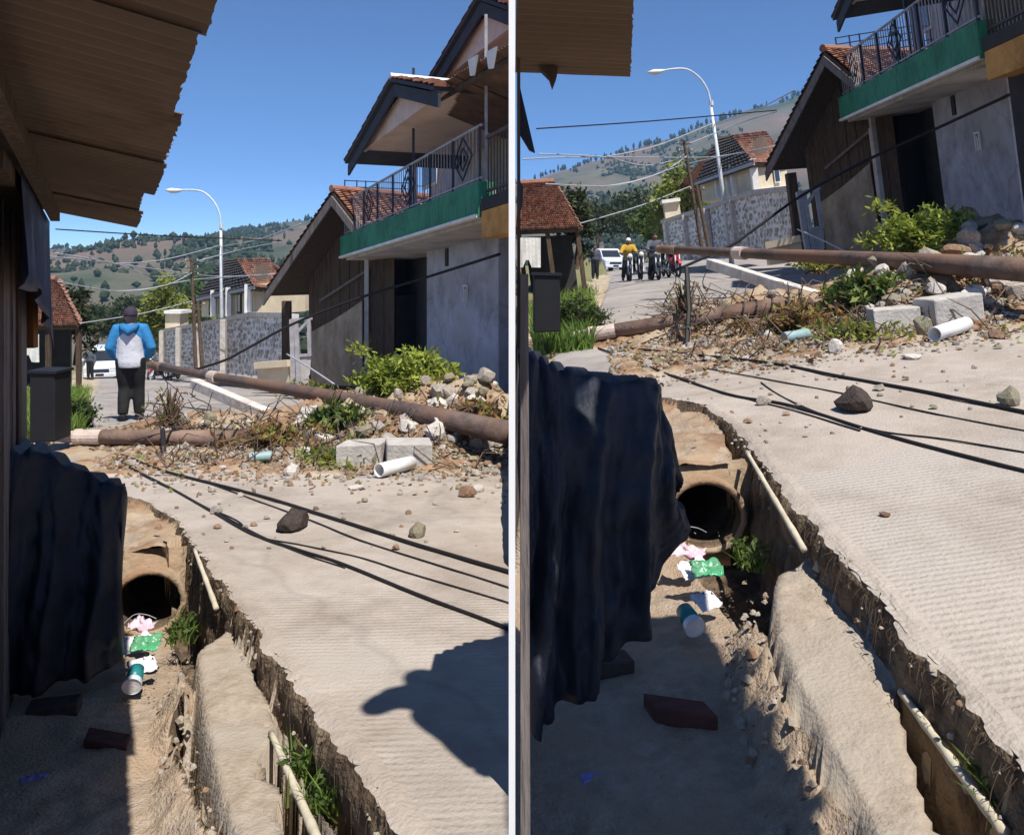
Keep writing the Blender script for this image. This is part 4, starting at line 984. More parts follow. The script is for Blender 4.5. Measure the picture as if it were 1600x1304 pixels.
# ------------------------------------------------------------------ near houses whose eaves shade the ditch
def near_house_left(sd):
    th = thing('wooden_house', 'dark plank house with corrugated eave on the left edge of the left-hand street', 'house', (-3.0, 3.5, -.2))
    E1, E2 = sd.Pd(215, 355, 5.38), sd.Pd(345, 0, 1.56); W1 = sd.Pd(62, 325, 5.13)
    al = (E2 - E1); al_u = al.normalized(); inn = W1 - E1; inn_u = inn.normalized(); B = lambda nm, mb, m, par=th, **k: mb.build(nm, m, parent=par, **k)
    rn = random.Random(1); total = al.length + 3.0; sw = .80; n = int(total / sw) + 1
    for k in range(n):
        jut = rn.uniform(-.03, .03) if k else 0
        s = corr(E1 + al_u * (k * sw) - inn_u * jut + V((0, 0, .014 * (k % 2))), al_u * (sw * 1.05), inn_u * 2.2, amp=.007)
        B('roof_sheet', s, 'sheet', solid=.002)
    for d, off in ((.47, .05), (.95, .05)):
        p = E1 + inn_u * d + V((0, 0, -.045)) + al_u * .12; B('purlin', MB().bar(p, p + al_u * total, .05, .06), 'wood_dark')
    C0 = W1 + inn_u * .06 - V((0, 0, .05)); st = V((al_u.x, al_u.y, al_u.z)).normalized()
    # plank wall
    k = 0; d = 0.0
    while d < 2.4:
        wd = rn.uniform(.13, .19); p0 = C0 + st * d + inn_u * rn.uniform(0, .015); p1 = C0 + st * (d + wd * .96) + inn_u * rn.uniform(0, .015)
        zb = sd.zg(p0.x, p0.y) - .5
        B('plank', MB().prism([p0, p1, V((p1.x, p1.y, zb)), V((p0.x, p0.y, zb))], inn_u * .03), 'wood_grey' if k % 3 else 'wood_dark'); d += wd; k += 1
    pz = C0 - inn_u * .02 + st * .05
    B('corner_post', MB().bar(V((pz.x, pz.y, 1.0)), pz, .05), 'wood_orange')
    B('top_plate', MB().bar(C0 - inn_u * .05 - V((0, 0, .06)), C0 - inn_u * .05 + st * 2.4 - V((0, 0, .06)), .08), 'wood_dark')
    # plastic sheet nailed over the upper boards, its corner hanging
    fl = MB(); vs = []; n1, n2 = 16, 10; q0 = C0 - inn_u * .10
    for i in range(n1):
        t = i / (n1 - 1); u = t * 2.0 - .03
        low = .62 - .22 * t - .16 * math.exp(-((t - .0) / .05) ** 2) * -1 + .05 * math.sin(t * 9)
        for j in range(n2):
            s = j / (n2 - 1); vs.append(q0 + st * u - V((0, 0, .02 + low * s)) - inn_u * (.03 * math.sin(t * 26 + s) * s + .01))
    fl.add(vs, [[i * n2 + j, i * n2 + j + 1, (i + 1) * n2 + j + 1, (i + 1) * n2 + j] for i in range(n1 - 1) for j in range(n2 - 1)])
    B('plastic_sheet', fl, 'tarp_blue', smooth=True, solid=.003)
near_house_left(L)

def near_house_right(sd):
    th = thing('roadside_shelter', 'low shelter with ragged corrugated eave at the left edge of the right-hand street', 'shelter', (.4, .6, .02))
    B = lambda nm, mb, m, par=th, **k: mb.build(nm, m, parent=par, **k)
    zc = 1.75; Pd = sd.Pd
    E1, E2 = Pd(985, 112, .25 * 1300 / 303), Pd(1003, 0, .25 * 1300 / 415)
    # low front sheets, then unseen upper sheets added to shade tarpaulin and ground
    ny_, nx_ = 150, 5; fs = MB(); vs = []
    for q in range(ny_ + 1):
        y = E1.y + .004 - .50 * q / ny_; xr = E1.x * y / E1.y + .010 * max(0, (E1.y - y)) + .0022 * noise.noise(V((q * .35, 0, 2)))
        for m in range(nx_): x = .004 + (xr - .004) * m / (nx_ - 1); vs.append((x, y + .004 * noise.noise(V((x * 30, 1, 0))) * (q == 0), zc + .0016 * math.sin(q * 2 * math.pi / 6) - .006 * m / (nx_ - 1)))
    fs.add(vs, [[q * nx_ + m, q * nx_ + m + 1, (q + 1) * nx_ + m + 1, (q + 1) * nx_ + m] for q in range(ny_) for m in range(nx_ - 1)])
    B('roof_sheet', fs, 'sheet', solid=.001)
    for k in range(4):
        y0 = 2.45 - k * .80; B('roof_sheet', corr(V((.92 + .015 * k, y0, 3.55 + .012 * (k % 2))), V((0, -.84, 0)), V((.90 - .05 * k, 0, -.10)), amp=.010), 'sheet', solid=.002)
    B('plank', MB().box((.78, 1.73, 2.302), (.25, 0, 0), (0, .07, 0), (0, 0, .016)), 'wood_grey')  # added out of view to carry the shadow-casting person
    B('beam', MB().bar((.96, 2.1, 3.48), (.96, -1.2, 3.48), .06), 'wood_dark')
    B('beam', MB().bar((.93, 2.0, 2.28), (.93, -1.2, 2.28), .06), 'wood_dark')
    B('bracket', MB().prism([Pd(842, 104, 1.02), Pd(872, 104, 1.02), Pd(870, 120, 1.02), Pd(864, 136, 1.02), Pd(859, 121, 1.02)], (0, .02, 0)), 'wood_dark')
    for x, y in ((.96, -.5), (.96, -1.1), (1.5, -1.0)): B('post', MB().bar((x, y, -.2), (x, y, 3.45), .08), 'wood_dark')
    # side boards seen almost edge on
    for k in range(1):
        y0, y1 = .96 + k * .065, .96 + k * .065 + .062; x0 = .0072 * y0 + .003; wd = .015 - .002 * k
        B('plank', MB().hexa([(x0, y0, -.2), (x0 + wd, y0, -.2), (x0 + wd, y1, -.2), (x0, y1, -.2), (x0, y0, 1.49), (x0 + wd * .6, y0, 1.49), (x0 + wd * .6, y1, 1.49), (x0, y1, 1.48)]), 'wood_grey')
    B('side_flap', MB().prism([Pd(809.5, 122, 1.0), Pd(818, 160, 1.0), Pd(836, 238, 1.0), Pd(827, 234, 1.0), Pd(809.5, 205, 1.0)], (0, .01, 0)), 'tarp')
    B('side_flap', MB().prism([Pd(809.5, 278, 1.0), Pd(818, 292, 1.0), Pd(816, 322, 1.0), Pd(809.5, 342, 1.0)], (0, .01, 0)), 'tarp_blue')
    B('side_bar', MB().bar(V((.008, 1.0, 1.40)), V((.008, 1.0, 1.75)), .004), 'wood_dark')
near_house_right(Rr)

# unseen person, placed up on a plank to cast the shadow on the road
person('unseen person with one arm raised, placed above the shelter to cast a shadow', (.64, 1.73, 2.32), R(20), 1.50, RAISE, dict(top='shirt_grey', trousers='trouser_black', hair='hair'), vox=.02, capm='cap')

# thin white post added as the divider between the two views
tag(MB().hexa([(-.0068, 1.75, -.25), (.0068, 1.75, -.25), (.0068, 1.77, -.25), (-.0068, 1.77, -.25), (-.0068, 1.75, 2.2), (.0068, 1.75, 2.2), (.0068, 1.77, 2.2), (-.0068, 1.77, 2.2)]).build('divider_post', 'post_white'),
    'slim tall white post added as divider between the two views', 'post')

# ------------------------------------------------------------------ tarpaulins over the piles
def tarpaulin(sd, crest, back, foot, label, seed):
    """crest: front edge of the covered pile; back: rear edge; foot: where the cloth meets the ground"""
    mb = MB(); n = 70; A = curve_pts(back, 26); C = curve_pts(crest, 26); D = curve_pts(foot, 26); m = min(len(A), len(C), len(D)); rows = []
    for j in range(6): rows.append([A[i] * (1 - j / 6) + C[i] * (j / 6) + V((0, 0, .02 * math.sin(i * .5 + j))) for i in range(m)])
    for j in range(46):
        t = j / 45; row = []
        for i in range(m):
            s = i / m; p = C[i] * (1 - t) + D[i] * t
            ph = s * 5.2 + t * (1.1 - 1.6 * s) + .35 * fbm(s * 2.2, t * 1.4, seed, 2)
            f = .085 * (1 - abs((ph % 1) * 2 - 1)) ** 1.6 * (.25 + t ** .7) + .035 * (1 - abs(((ph * 2.3 + .4) % 1) * 2 - 1)) ** 1.3 * t + .035 * fbm(s * 3.5, t * 2.2, seed, 3) + .022 * fbm(s * 13, t * 8, seed + 3, 3)
            p = p + V((.35 * f, -f - .05 * math.sin(math.pi * t), .02 * fbm(s * 9, t * 9, 3, 2))); row.append(p)
        rows.append(row)
    k = len(rows); mb.add([p for r_ in rows for p in r_], [[j * m + i, j * m + i + 1, (j + 1) * m + i + 1, (j + 1) * m + i] for j in range(k - 1) for i in range(m - 1)])
    return tag(mb.build('tarpaulin', 'tarp', smooth=True, solid=.004), label, 'tarpaulin')
Lp, Rp = L.Pd, Rr.Pd
tarpaulin(L, [Lp(-120, 660, 3.9), Lp(0, 704, 4.1), Lp(70, 712, 4.3), Lp(135, 742, 4.5), Lp(190, 762, 4.62), Lp(199, 782, 4.8)],
          [Lp(-120, 640, 4.7), Lp(0, 686, 4.9), Lp(65, 694, 5.0), Lp(130, 732, 5.1), Lp(186, 752, 5.15), Lp(196, 765, 5.4)],
          [Lp(-120, 1120, 3.8), Lp(0, 1090, 4.1), Lp(70, 1070, 4.2), Lp(135, 1050, 4.35), Lp(188, 1030, 4.5), Lp(196, 985, 5.0)],
          'dark navy tarpaulin draped over a pile by the plank house, left-hand street', 1)
tarpaulin(Rr, [Rp(809, 556, 2.6), Rp(840, 566, 2.7), Rp(880, 582, 2.8), Rp(950, 596, 2.9), Rp(1022, 606, 3.0), Rp(1036, 650, 3.1), Rp(1058, 738, 3.25)],
          [Rp(809, 545, 3.1), Rp(840, 556, 3.2), Rp(870, 573, 3.3), Rp(950, 590, 3.4), Rp(1024, 600, 3.45), Rp(1034, 640, 3.5), Rp(1055, 728, 3.6)],
          [Rp(811, 1120, 2.6), Rp(840, 1112, 2.62), Rp(880, 1085, 2.66), Rp(925, 1045, 2.75), Rp(975, 985, 2.92), Rp(1018, 905, 3.12), Rp(1055, 800, 3.35)],
          'dark navy tarpaulin hung slanting beside the shelter, right-hand street', 2)

# ------------------------------------------------------------------ street lamp, standing poles, overhead wires
for sd in SIDES:
    CLIP = sd.key
    P = sd.P; Y = 30; b0 = sd.P(346, 592, Y)
    th = thing('street_lamp', f'tall slim street lamp with curved arm on the {sd.w}', 'street lamp', b0)
    top = P(345, 352, Y); MB().tube([b0, P(346, 450, Y), top], [.085, .065, .045], n=10).build('pole', 'steel', parent=th, smooth=True)
    arm = curve_pts([top, P(343, 334, Y), P(334, 315, Y), P(319, 301, Y), P(303, 297, Y), P(282, 297, Y)], 6)
    MB().tube(arm, .032, n=8).build('arm', 'steel', parent=th, smooth=True)
    MB().tube([P(284, 297, Y), P(277, 298, Y), P(268, 298, Y), P(259, 297, Y)], [.05, .11, .14, .05], n=10, ell=[.7, .7, .7, .6]).build('lamp_head', 'white', parent=th, smooth=True)
    MB().tube([P(346, 350, Y), P(346, 357, Y)], [.075, .075], n=8).build('collar', 'steel', parent=th)
    for (a, b_, w, nm) in (((299, 402), (306, 575), 27, 'a'), ((309, 470), (316, 575), 26, 'b')):
        p0, p1 = P(*b_, w), P(*a, w)
        t2 = thing('utility_pole', ('tall wooden utility pole with insulators' if nm == 'a' else 'short brown utility pole beside the taller one') + f' before the stone wall, {sd.w}', 'pole', p0)
        MB().tube([p0, p1], [.065, .045], n=10).build('shaft', 'bark', parent=t2)
        d = (p0 - p1).normalized()
        for k in range(3 if nm == 'a' else 1):
            q = p1 + d * (.12 + .22 * k); MB().bar(q - V((.22, 0, 0)), q + V((.22, 0, 0)), .03).build('crossarm', 'bark', parent=t2)
            for x in (-.19, .19): MB().tube([q + V((x, 0, .015)), q + V((x, 0, .08))], [.022, .012], n=8).build('insulator', 'block', parent=t2)
    def wire(pts, r, m, label, cat='wire', group=None, n=6):
        return tag(MB().tube(curve_pts(pts, n), r, n=6).build('overhead_wire', m, smooth=True), label, cat, group)
    OW = f'pale sagging overhead wires on the {sd.w}'
    WL = ('from the plank house side down to the utility pole', 'rising to the neck of the street lamp', 'from the utility pole to the shack roof', 'longest, crossing behind the lamp to the bungalow roof', 'lowest but one, drooping before the hill', 'from the drooping wire to the bungalow', 'lowest, from the terracotta roof to the pole', 'climbing from the lamp past the shack ridge')
    for wi, pts in enumerate(([(85, 395, 18), (180, 412, 21), (240, 432, 24), (300, 427, 27)], [(180, 412, 21), (260, 405, 24), (345, 383, 30)], [(300, 410, 27), (380, 389, 27), (440, 378, 22)], [(62, 400, 16), (150, 408, 20), (300, 428, 27), (346, 432, 30), (400, 430, 27)],
                [(90, 440, 20), (190, 455, 24), (260, 445, 26), (302, 425, 27)], [(170, 455, 24), (230, 451, 26), (303, 437, 27), (430, 428, 24)], [(125, 505, 24), (220, 490, 26), (302, 470, 27)], [(346, 385, 30), (400, 375, 26), (470, 350, 20)])):
        wire([P(*q) for q in pts], .016, 'wire_pale', f'pale overhead wire {WL[wi]}, {sd.w}', group=OW)
    wire([P(87, 358, 18), P(250, 368, 20), P(440, 376, 22)], .016, 'wire', f'long dark overhead wire crossing the sky above the {sd.w}')
    # taut dark cable from the house wall down to the fallen pole
    pts = [sd.F.ponv(781, 397, .72), P(667, 433, 15.4), P(560, 466, 15.9), P(460, 505, 16.2), P(385, 545, 16.2), P(345, 565, 16.2), P(255, 592, 16.3)]
    wire(pts, .026, 'wire', f'taut dark cable from the balcony house down to the fallen pole, {sd.w}')
    wire([P(448, 553, 15), P(480, 572, 14), P(522, 600, 13)], .014, 'wire_pale', f'thin pale wire slanting down before the gate, {sd.w}')

# ------------------------------------------------------------------ fallen poles, beams, rods
for sd in SIDES:
    P = sd.P; w_ = sd.w; CLIP = sd.key
    q = sd.pick([P(236, 570, 17.0), P(330, 588, 14.4), P(480, 613, 11.6), P(640, 643, 9.7), P(795, 676, 8.5)],
                [sd.Pd(1030, 389, 16.0), sd.Pd(1150, 395, 13.5), sd.Pd(1300, 402, 10.9), sd.Pd(1450, 411, 9.1), sd.Pd(1640, 424, 7.8)])
    th = thing('fallen_pole', f'long brown steel pole fallen across the rubble of the {w_}, propped off the ground', 'pole', V((q[-1].x, q[-1].y, sd.zf(q[-1].x, q[-1].y))))
    MB().tube(q, [.070, .078, .092, .108, .126], n=16).build('shaft', 'pole_brown', parent=th, smooth=True)
    for t in (.28,):
        c = q[1]; d = (q[2] - q[1]).normalized(); MB().tube([c, c + d * .3], [.105, .106], n=16).build('band', 'pole_tip', parent=th)
    MB().tube([q[0] - (q[1] - q[0]).normalized() * .01, q[0] + (q[1] - q[0]).normalized() * .7], [.082, .088], n=14).build('end_sleeve', 'pole_rust', parent=th)
    a, b_ = sd.pick((P(93, 682, 9.9), P(412, 692, 9.75)), (sd.Pd(894, 527, 10.0), sd.Pd(1225, 503, 9.6)))
    t2 = thing('broken_pole', f'rusty pole with pale tip lying across the road of the {w_}', 'pole', V((a.x, a.y, sd.zg(a.x, a.y))))
    b_.z = max(b_.z, sd.zf(b_.x, b_.y) + .09)
    d = (b_ - a); Ln = d.length; d.normalize()
    MB().tube([a + d * .42, a + d * Ln * .6, b_], [.085, .092, .098], n=14).build('shaft', 'pole_rust', parent=t2, smooth=True)
    MB().tube([a, a + d * .05, a + d * .18, a + d * .2, a + d * .27, a + d * .28, a + d * .52], [.06, .07, .07, .095, .095, .085, .0865], n=14).build('pale_tip', 'pole_tip', parent=t2, smooth=False)
    for t in (.55, .8, .86, .93):
        c = a + d * Ln * t; ring = [c + V((0, math.cos(x), math.sin(x))) * .105 + d * .03 * math.sin(x) for x in [6.283 * k / 14 for k in range(15)]]; MB().tube(ring, .012, n=5, cap=False).build('wire_wrap', 'wire', parent=t2)
    r0, r1 = sd.pick((P(254, 672, 9.7), P(250, 738, 9.0)), (sd.Pd(1073, 418, 9.7), sd.Pd(1072, 556, 8.9)))
    tag(MB().tube([r0, (r0 + r1) / 2 + V((.03, 0, 0)), r1], .028, n=6).build('iron_rod', 'wire'), f'upright dark iron rod hooked over the rusty pole, {w_}', 'rod')
    a, b_ = sd.pick((P(304, 599, 13.2), P(500, 683, 10.2)), (sd.Pd(1110, 412, 12.4), sd.Pd(1286, 468, 9.8)))
    tag(MB().bar(a, b_, .15, .15).build('white_beam', 'beam_white', bevel=.015), f'long white square beam sloping down the rubble of the {w_}', 'beam')
    a, b_ = sd.pick((P(468, 640, 10.6), P(455, 672, 10.3)), (sd.Pd(1330, 424, 10.0), sd.Pd(1304, 474, 9.7)))
    tag(MB().prism([a, a + V((.22, 0, .02)), b_ + V((.20, 0, 0)), b_], (0, .09, .03)).build('leaning_slab', 'block', bevel=.015), f'flat grey concrete slab leaning on the rubble, {w_}', 'slab')
    a, b_ = sd.pick((P(480, 673, 9.9), P(514, 690, 9.6)), (sd.Pd(1300, 458, 9.6), sd.Pd(1353, 472, 9.4)))
    tag(MB().bar(a, b_, .13, .11).build('broken_beam', 'beam_white', bevel=.015), f'short broken end of white beam on the rubble, {w_}', 'beam')

# ------------------------------------------------------------------ kerb blocks, pipe, can and single stones
SINGLE = {
 'L': [('rock', 457, 826, 56, 'stone_dark', 'dark brown angular rock lying between the cables on the road of the', .62), ('stone', 652, 838, 32, 'stone_olive', 'rounded olive stone beside the thick cable on the road of the', .8),
       ('stone', 338, 802, 17, 'stone', 'small grey stone by the cable bundle on the road of the', .8), ('broken_piece', 730, 775, 30, 'stone_brown', 'brown broken chunk on the road edge right of the white pipe,', .6),
       ('broken_piece', 748, 768, 20, 'stone_pale', 'small pale chunk beside the brown chunk on the road of the', .7), ('stone', 796, 766, 18, 'stone_olive', 'dark olive stone at the road border next to the white post,', .9),
       ('stone_flake', 556, 764, 27, 'stone_pale', 'flat white flake on the asphalt below the kerb blocks,', .3), ('stone', 455, 742, 23, 'stone_pale', 'round whitish stone below the teal can,', .9),
       ('stone', 584, 724, 26, 'stone_olive', 'upright yellowish stone leaning between the kerb blocks,', 1.2), ('stone', 476, 712, 22, 'stone_pale', 'pale stone in the twigs above the round whitish stone,', .7)],
 'R': [('rock', 1336, 640, 66, 'stone_dark', 'dark brown angular rock lying between the cables on the road of the', .62), ('stone', 1578, 632, 40, 'stone_olive', 'rounded olive stone beside the thick cable on the road of the', .8),
       ('stone', 1192, 632, 19, 'stone', 'small grey stone by the cable bundle on the road of the', .8), ('broken_piece', 1555, 528, 24, 'stone_brown', 'brown broken chunk on the road edge right of the white pipe,', .6),
       ('stone_flake', 1426, 560, 32, 'stone_pale', 'flat white flake on the asphalt below the kerb blocks,', .3), ('stone', 1305, 550, 25, 'stone_pale', 'round whitish stone below the teal can,', .9),
       ('stone', 1443, 524, 30, 'stone_olive', 'upright yellowish stone leaning between the kerb blocks,', 1.3), ('stone', 1318, 520, 24, 'stone_pale', 'pale stone in the twigs above the round whitish stone,', .7),
       ('stone', 1383, 806, 18, 'stone_brown', 'little brown clod alone on the concrete of the', .45)]}
for sd in SIDES:
    rn = random.Random(31); w_ = sd.w; CLIP = sd.key
    for (nm, px, py, wpx, m, lab, flat) in SINGLE[sd.key]:
        p = sd.hd(px, py); stone(nm, p, wpx / FPX * p.y * 1.15, m, f'{lab} {w_}', rn, flat=flat, tilt=(rn.uniform(-.12, .12), rn.uniform(-.12, .12), rn.uniform(-.4, .4)), sink=.1)
    # kerb blocks
    for (p0, p1, hpx, lab) in sd.pick([((524, 727), (592, 727), 31, 'left'), ((604, 727), (676, 727), 34, 'right')], [((1368, 516), (1452, 512), 33, 'left'), ((1464, 508), (1541, 497), 40, 'right')]):
        a, b_ = sd.hd(*p0), sd.hd(*p1); Y = (a.y + b_.y) / 2 - .1; a, b_ = sd.Pd(p0[0], p0[1], Y), sd.Pd(p1[0], p1[1], Y); hh = hpx / FPX * Y
        d = V((.05, .30, 0)) if lab == 'left' else V((-.06, .32, 0)); b2 = b_ + V((0, .12 if lab == 'left' else 0, 0))
        nm = 'kerb_block'
        tag(MB().hexa([a - V((0, 0, .04)), b2 - V((0, 0, .04)), b2 + d - V((0, 0, .04)), a + d - V((0, 0, .04)), a + sd.up * hh, b2 + sd.up * hh, b2 + d + sd.up * hh, a + d + sd.up * hh]).build(nm, 'block', bevel=.018),
            f'pale concrete kerb block, the {"darker one nearer the white beam" if lab == "left" else "brighter one behind the white pipe"}, {w_}', 'kerb block', f'kerb blocks of the {w_}')
    a, b_ = sd.pick((sd.hd(592, 747) + V((0, 0, .075)), sd.hd(643, 734) + V((0, 0, .075))), (sd.hd(1460, 535) + V((0, 0, .075)), sd.hd(1510, 518) + V((0, 0, .075))))
    th = thing('pipe_section', f'short white plastic pipe lying in front of the kerb blocks, {w_}', 'pipe', V((a.x, a.y, sd.zf(a.x, a.y))))
    MB().tube([a, b_], [.066, .066], n=18, cap=False).build('pipe_wall', 'white', parent=th, smooth=True, solid=.008)
    a, b_ = sd.pick((sd.hd(390, 724) + V((0, 0, .06)), sd.hd(425, 721) + V((0, 0, .06))), (sd.hd(1226, 537) + V((0, 0, .06)), sd.hd(1262, 530) + V((0, 0, .06))))
    th = thing('crushed_can', f'pale teal can lying at the end of the rusty pole, {w_}', 'can', V((a.x, a.y, sd.zf(a.x, a.y))))
    MB().tube([a, a + (b_ - a) * .08, a + (b_ - a) * .5, a + (b_ - a) * .92, b_], [.05, .056, .050, .056, .05], n=14).build('can_wall', 'teal_pale', parent=th, smooth=True)
    d = (b_ - a).normalized()
    MB().tube([a - d * .004, a + d * .012], [.052, .052], n=14).build('can_rim', 'iron_pale', parent=th)
    # heap stones one can tell apart
    cnt = 0; tries = 0; spots = []
    SZ = lambda v: 'large' if v > .19 else 'middling' if v > .11 else 'small'
    CN = dict(stone='grey', stone_pale='pale', stone_brown='brown', stone_olive='olive')
    def rub(p, v):
        m_ = rn.choice(['stone', 'stone_pale', 'stone', 'stone_brown', 'stone_olive']); lb = f'{SZ(v)} {CN[m_]} broken stone in the rubble under the fallen pole, {w_}'
        stone('rubble_stone', p, v, m_, lb, rn, group=f'{SZ(v)} {CN[m_]} rubble stones of the {w_}', flat=rn.uniform(.5, .95))
    zones = [((500, 800), (640, 705), 34, (12, 32)), ((250, 520), (645, 735), 38, (9, 24)), ((680, 799), (575, 640), 8, (14, 34)), ((430, 790), (728, 760), 7, (7, 14))]
    for (xr, yr, n, sz) in zones:
        for _ in range(n):
            px, py = rn.uniform(*xr), rn.uniform(*yr); q = sd.Q(px, py)
            if sd.key == 'L' and px > 785: continue
            p = sd.hd(*q)
            if p.y > 14 or p.y < 6: continue
            s = rn.uniform(*sz) / FPX * p.y
            rub(p, s)
    for _ in range(58):
        px, Y = rn.choice(((rn.uniform(560, 790), rn.uniform(10.6, 12.6)), (rn.uniform(540, 785), rn.uniform(9.0, 10.6))))
        x_, y_ = sd.Q(px, 500 + 1950 / Y)[0], Y * sd.k; X = (x_ - CX) / FPX * y_
        if sd.key == 'L' and X > -.15: continue
        s = rn.choice((rn.uniform(.07, .22), rn.uniform(.15, .38))); rub(V((X, y_, sd.zf(X, y_))), s)
    # gravel and crumbs
    g = MB()
    for _ in range(4200):
        if rn.random() < .97: px, py = rn.uniform(150, 799), rn.gauss(710, 18)
        else: px, py = rn.uniform(230, 799), rn.uniform(640, 860)
        if sd.key == 'L' and px > 796: continue
        p = sd.h(px, py)
        if p.y > 16 or (sd.key == 'L' and p.x > -.03) or (sd.key == 'R' and p.x < .3): continue
        s = abs(rn.gauss(0, .016)) + .006; c = p + V((0, 0, s * .25)); a_ = rn.random() * 6
        vs = [c + V((s * rn.uniform(.7, 1.2) * math.cos(a_ + k * 1.257), s * rn.uniform(.6, 1.1) * math.sin(a_ + k * 1.257), s * rn.uniform(-.2, .2))) for k in range(5)]
        vs += [c + V((s * .55 * rn.uniform(.7, 1.2) * math.cos(a_ + .5 + k * 1.257), s * .55 * math.sin(a_ + .5 + k * 1.257), s * rn.uniform(.45, .75))) for k in range(5)]
        g.add(vs, [[k, (k + 1) % 5, 5 + k] for k in range(5)] + [[(k + 1) % 5, 5 + (k + 1) % 5, 5 + k] for k in range(5)] + [[5, 6, 7, 8, 9]], rn.choice((0, 0, 1, 2, 2)))
    tag(g.build('gravel', ['stone', 'stone_olive', 'stone_brown'], loc=(0, 0, 0)), f'crumbs of broken stone strewn round the rubble of the {w_}', 'gravel', kind='stuff')
    lt = MB()
    for _ in range(3600):
        px, py = (rn.uniform(150, 799), rn.gauss(700, 26)) if rn.random() < .8 else (rn.uniform(480, 790), rn.uniform(600, 700))
        p = sd.h(px, py)
        if p.y > 15 or p.y < 7 or (sd.key == 'L' and p.x > -.05) or (sd.key == 'R' and p.x < .5): continue
        a_ = rn.random() * 6.28; L_ = rn.uniform(.02, .07); d = V((math.cos(a_), math.sin(a_), rn.gauss(0, .35))) * L_; q = V((-d.y, d.x, rn.gauss(0, .02))) * .45; p = p + V((0, 0, .012))
        lt.add([p, p + d * .5 + q, p + d, p + d * .5 - q], [[0, 1, 2, 3]], rn.choice((0, 0, 0, 1, 2)))
    tag(lt.build('leaf_litter', ['leaf_dry', 'leaf_yellow', 'root'], loc=(0, 0, 0)), f'dry fallen leaves strewn over the rubble of the {w_}', 'leaves', kind='stuff')
    # twigs and roots in the heap
    t = MB()
    for _ in range(520):
        z_ = rn.random()
        if z_ < .5: px, py = rn.uniform(240, 560), rn.uniform(640, 735)
        elif z_ < .8: px, py = rn.gauss(265, 18), rn.uniform(580, 690)
        else: px, py = rn.uniform(500, 790), rn.uniform(620, 740)
        p = sd.h(px, py)
        if p.y > 15 or (sd.key == 'L' and p.x > -.25) : continue
        d = V((rn.gauss(0, 1), rn.gauss(0, 1), abs(rn.gauss(0, .7)))).normalized() * rn.uniform(.12, .5); m_ = p + d * .5 + V((rn.gauss(0, .05), rn.gauss(0, .05), rn.gauss(.03, .04)))
        t.tube([p, m_, p + d + V((0, 0, -.05))], [.008, .007, .003], n=4, cap=False)
    tag(t.build('twigs', 'twig', loc=(0, 0, 0)), f'tangled dead twigs and roots in the rubble of the {w_}', 'twigs', kind='stuff')

# ------------------------------------------------------------------ plants
def shrub(sd, px, py, rx, rz, n, size, m, label, name='shrub', ry=None, stems=14, seed=1, cat='shrub', lift=.0, clump=26, at=None):
    rn = random.Random(seed); c = sd.h(px, py) if not at else sd.P(px, py, at)
    if at: c.z = max(c.z, sd.zf(c.x, c.y) - .03); c = c + V((0, 0, lift))
    th = thing(name, label, cat, c); mb = MB()
    leaves(mb, c + V((0, 0, rz * .55)), (rx, ry or rx * .7, rz), n, size, rn, clump=clump, up=.2, slim=.32)
    mb.m = [rn.choice((0, 0, 0, 0, 0, 1, 2, 2)) for _ in mb.f]
    mb.build('foliage', [m, 'leaf_mid' if m != 'leaf_dry' else 'root', 'leaf_yellow' if m != 'leaf_dark' else 'leaf_mid'], parent=th)
    st = MB()
    for _ in range(stems):
        a = rn.random() * 6.28; q = c + V((math.cos(a) * rx * .8 * rn.random(), math.sin(a) * rx * .5 * rn.random(), rz * rn.uniform(.7, 1.3)))
        st.tube([c + V((rn.gauss(0, .08), rn.gauss(0, .08), -.1)), (c + q) / 2 + V((0, 0, .08)), q], [.016, .011, .005], n=5)
    st.build('stems', 'bark', parent=th); return th
def tree(sd, base, hgt, rx, m, label, n, size, seed, clump=30):
    rn = random.Random(seed); th = thing('tree', label, 'tree', base); up = V((0, 0, 1)); b0 = V(base)
    tr = MB().tube([b0, b0 + up * hgt * .3 + V((.08, 0, 0)), b0 + up * hgt * .6], [hgt * .035, hgt * .028, hgt * .018], n=8)
    tr.build('trunk', 'bark', parent=th); lb = MB()
    for k in range(7):
        a = k * .9 + rn.random(); lb.tube([b0 + up * hgt * rn.uniform(.3, .5), b0 + up * hgt * .65 + V((math.cos(a), math.sin(a), 0)) * rx * .5, b0 + up * hgt * rn.uniform(.7, .9) + V((math.cos(a), math.sin(a), 0)) * rx * .8], [hgt * .014, hgt * .01, hgt * .004], n=5)
    lb.build('limbs', 'bark', parent=th); cr = MB(); leaves(cr, b0 + up * hgt * .68, (rx, rx, hgt * .36), n, size, rn, clump=clump, up=.1)
    cr.build('crown', m, parent=th); return th
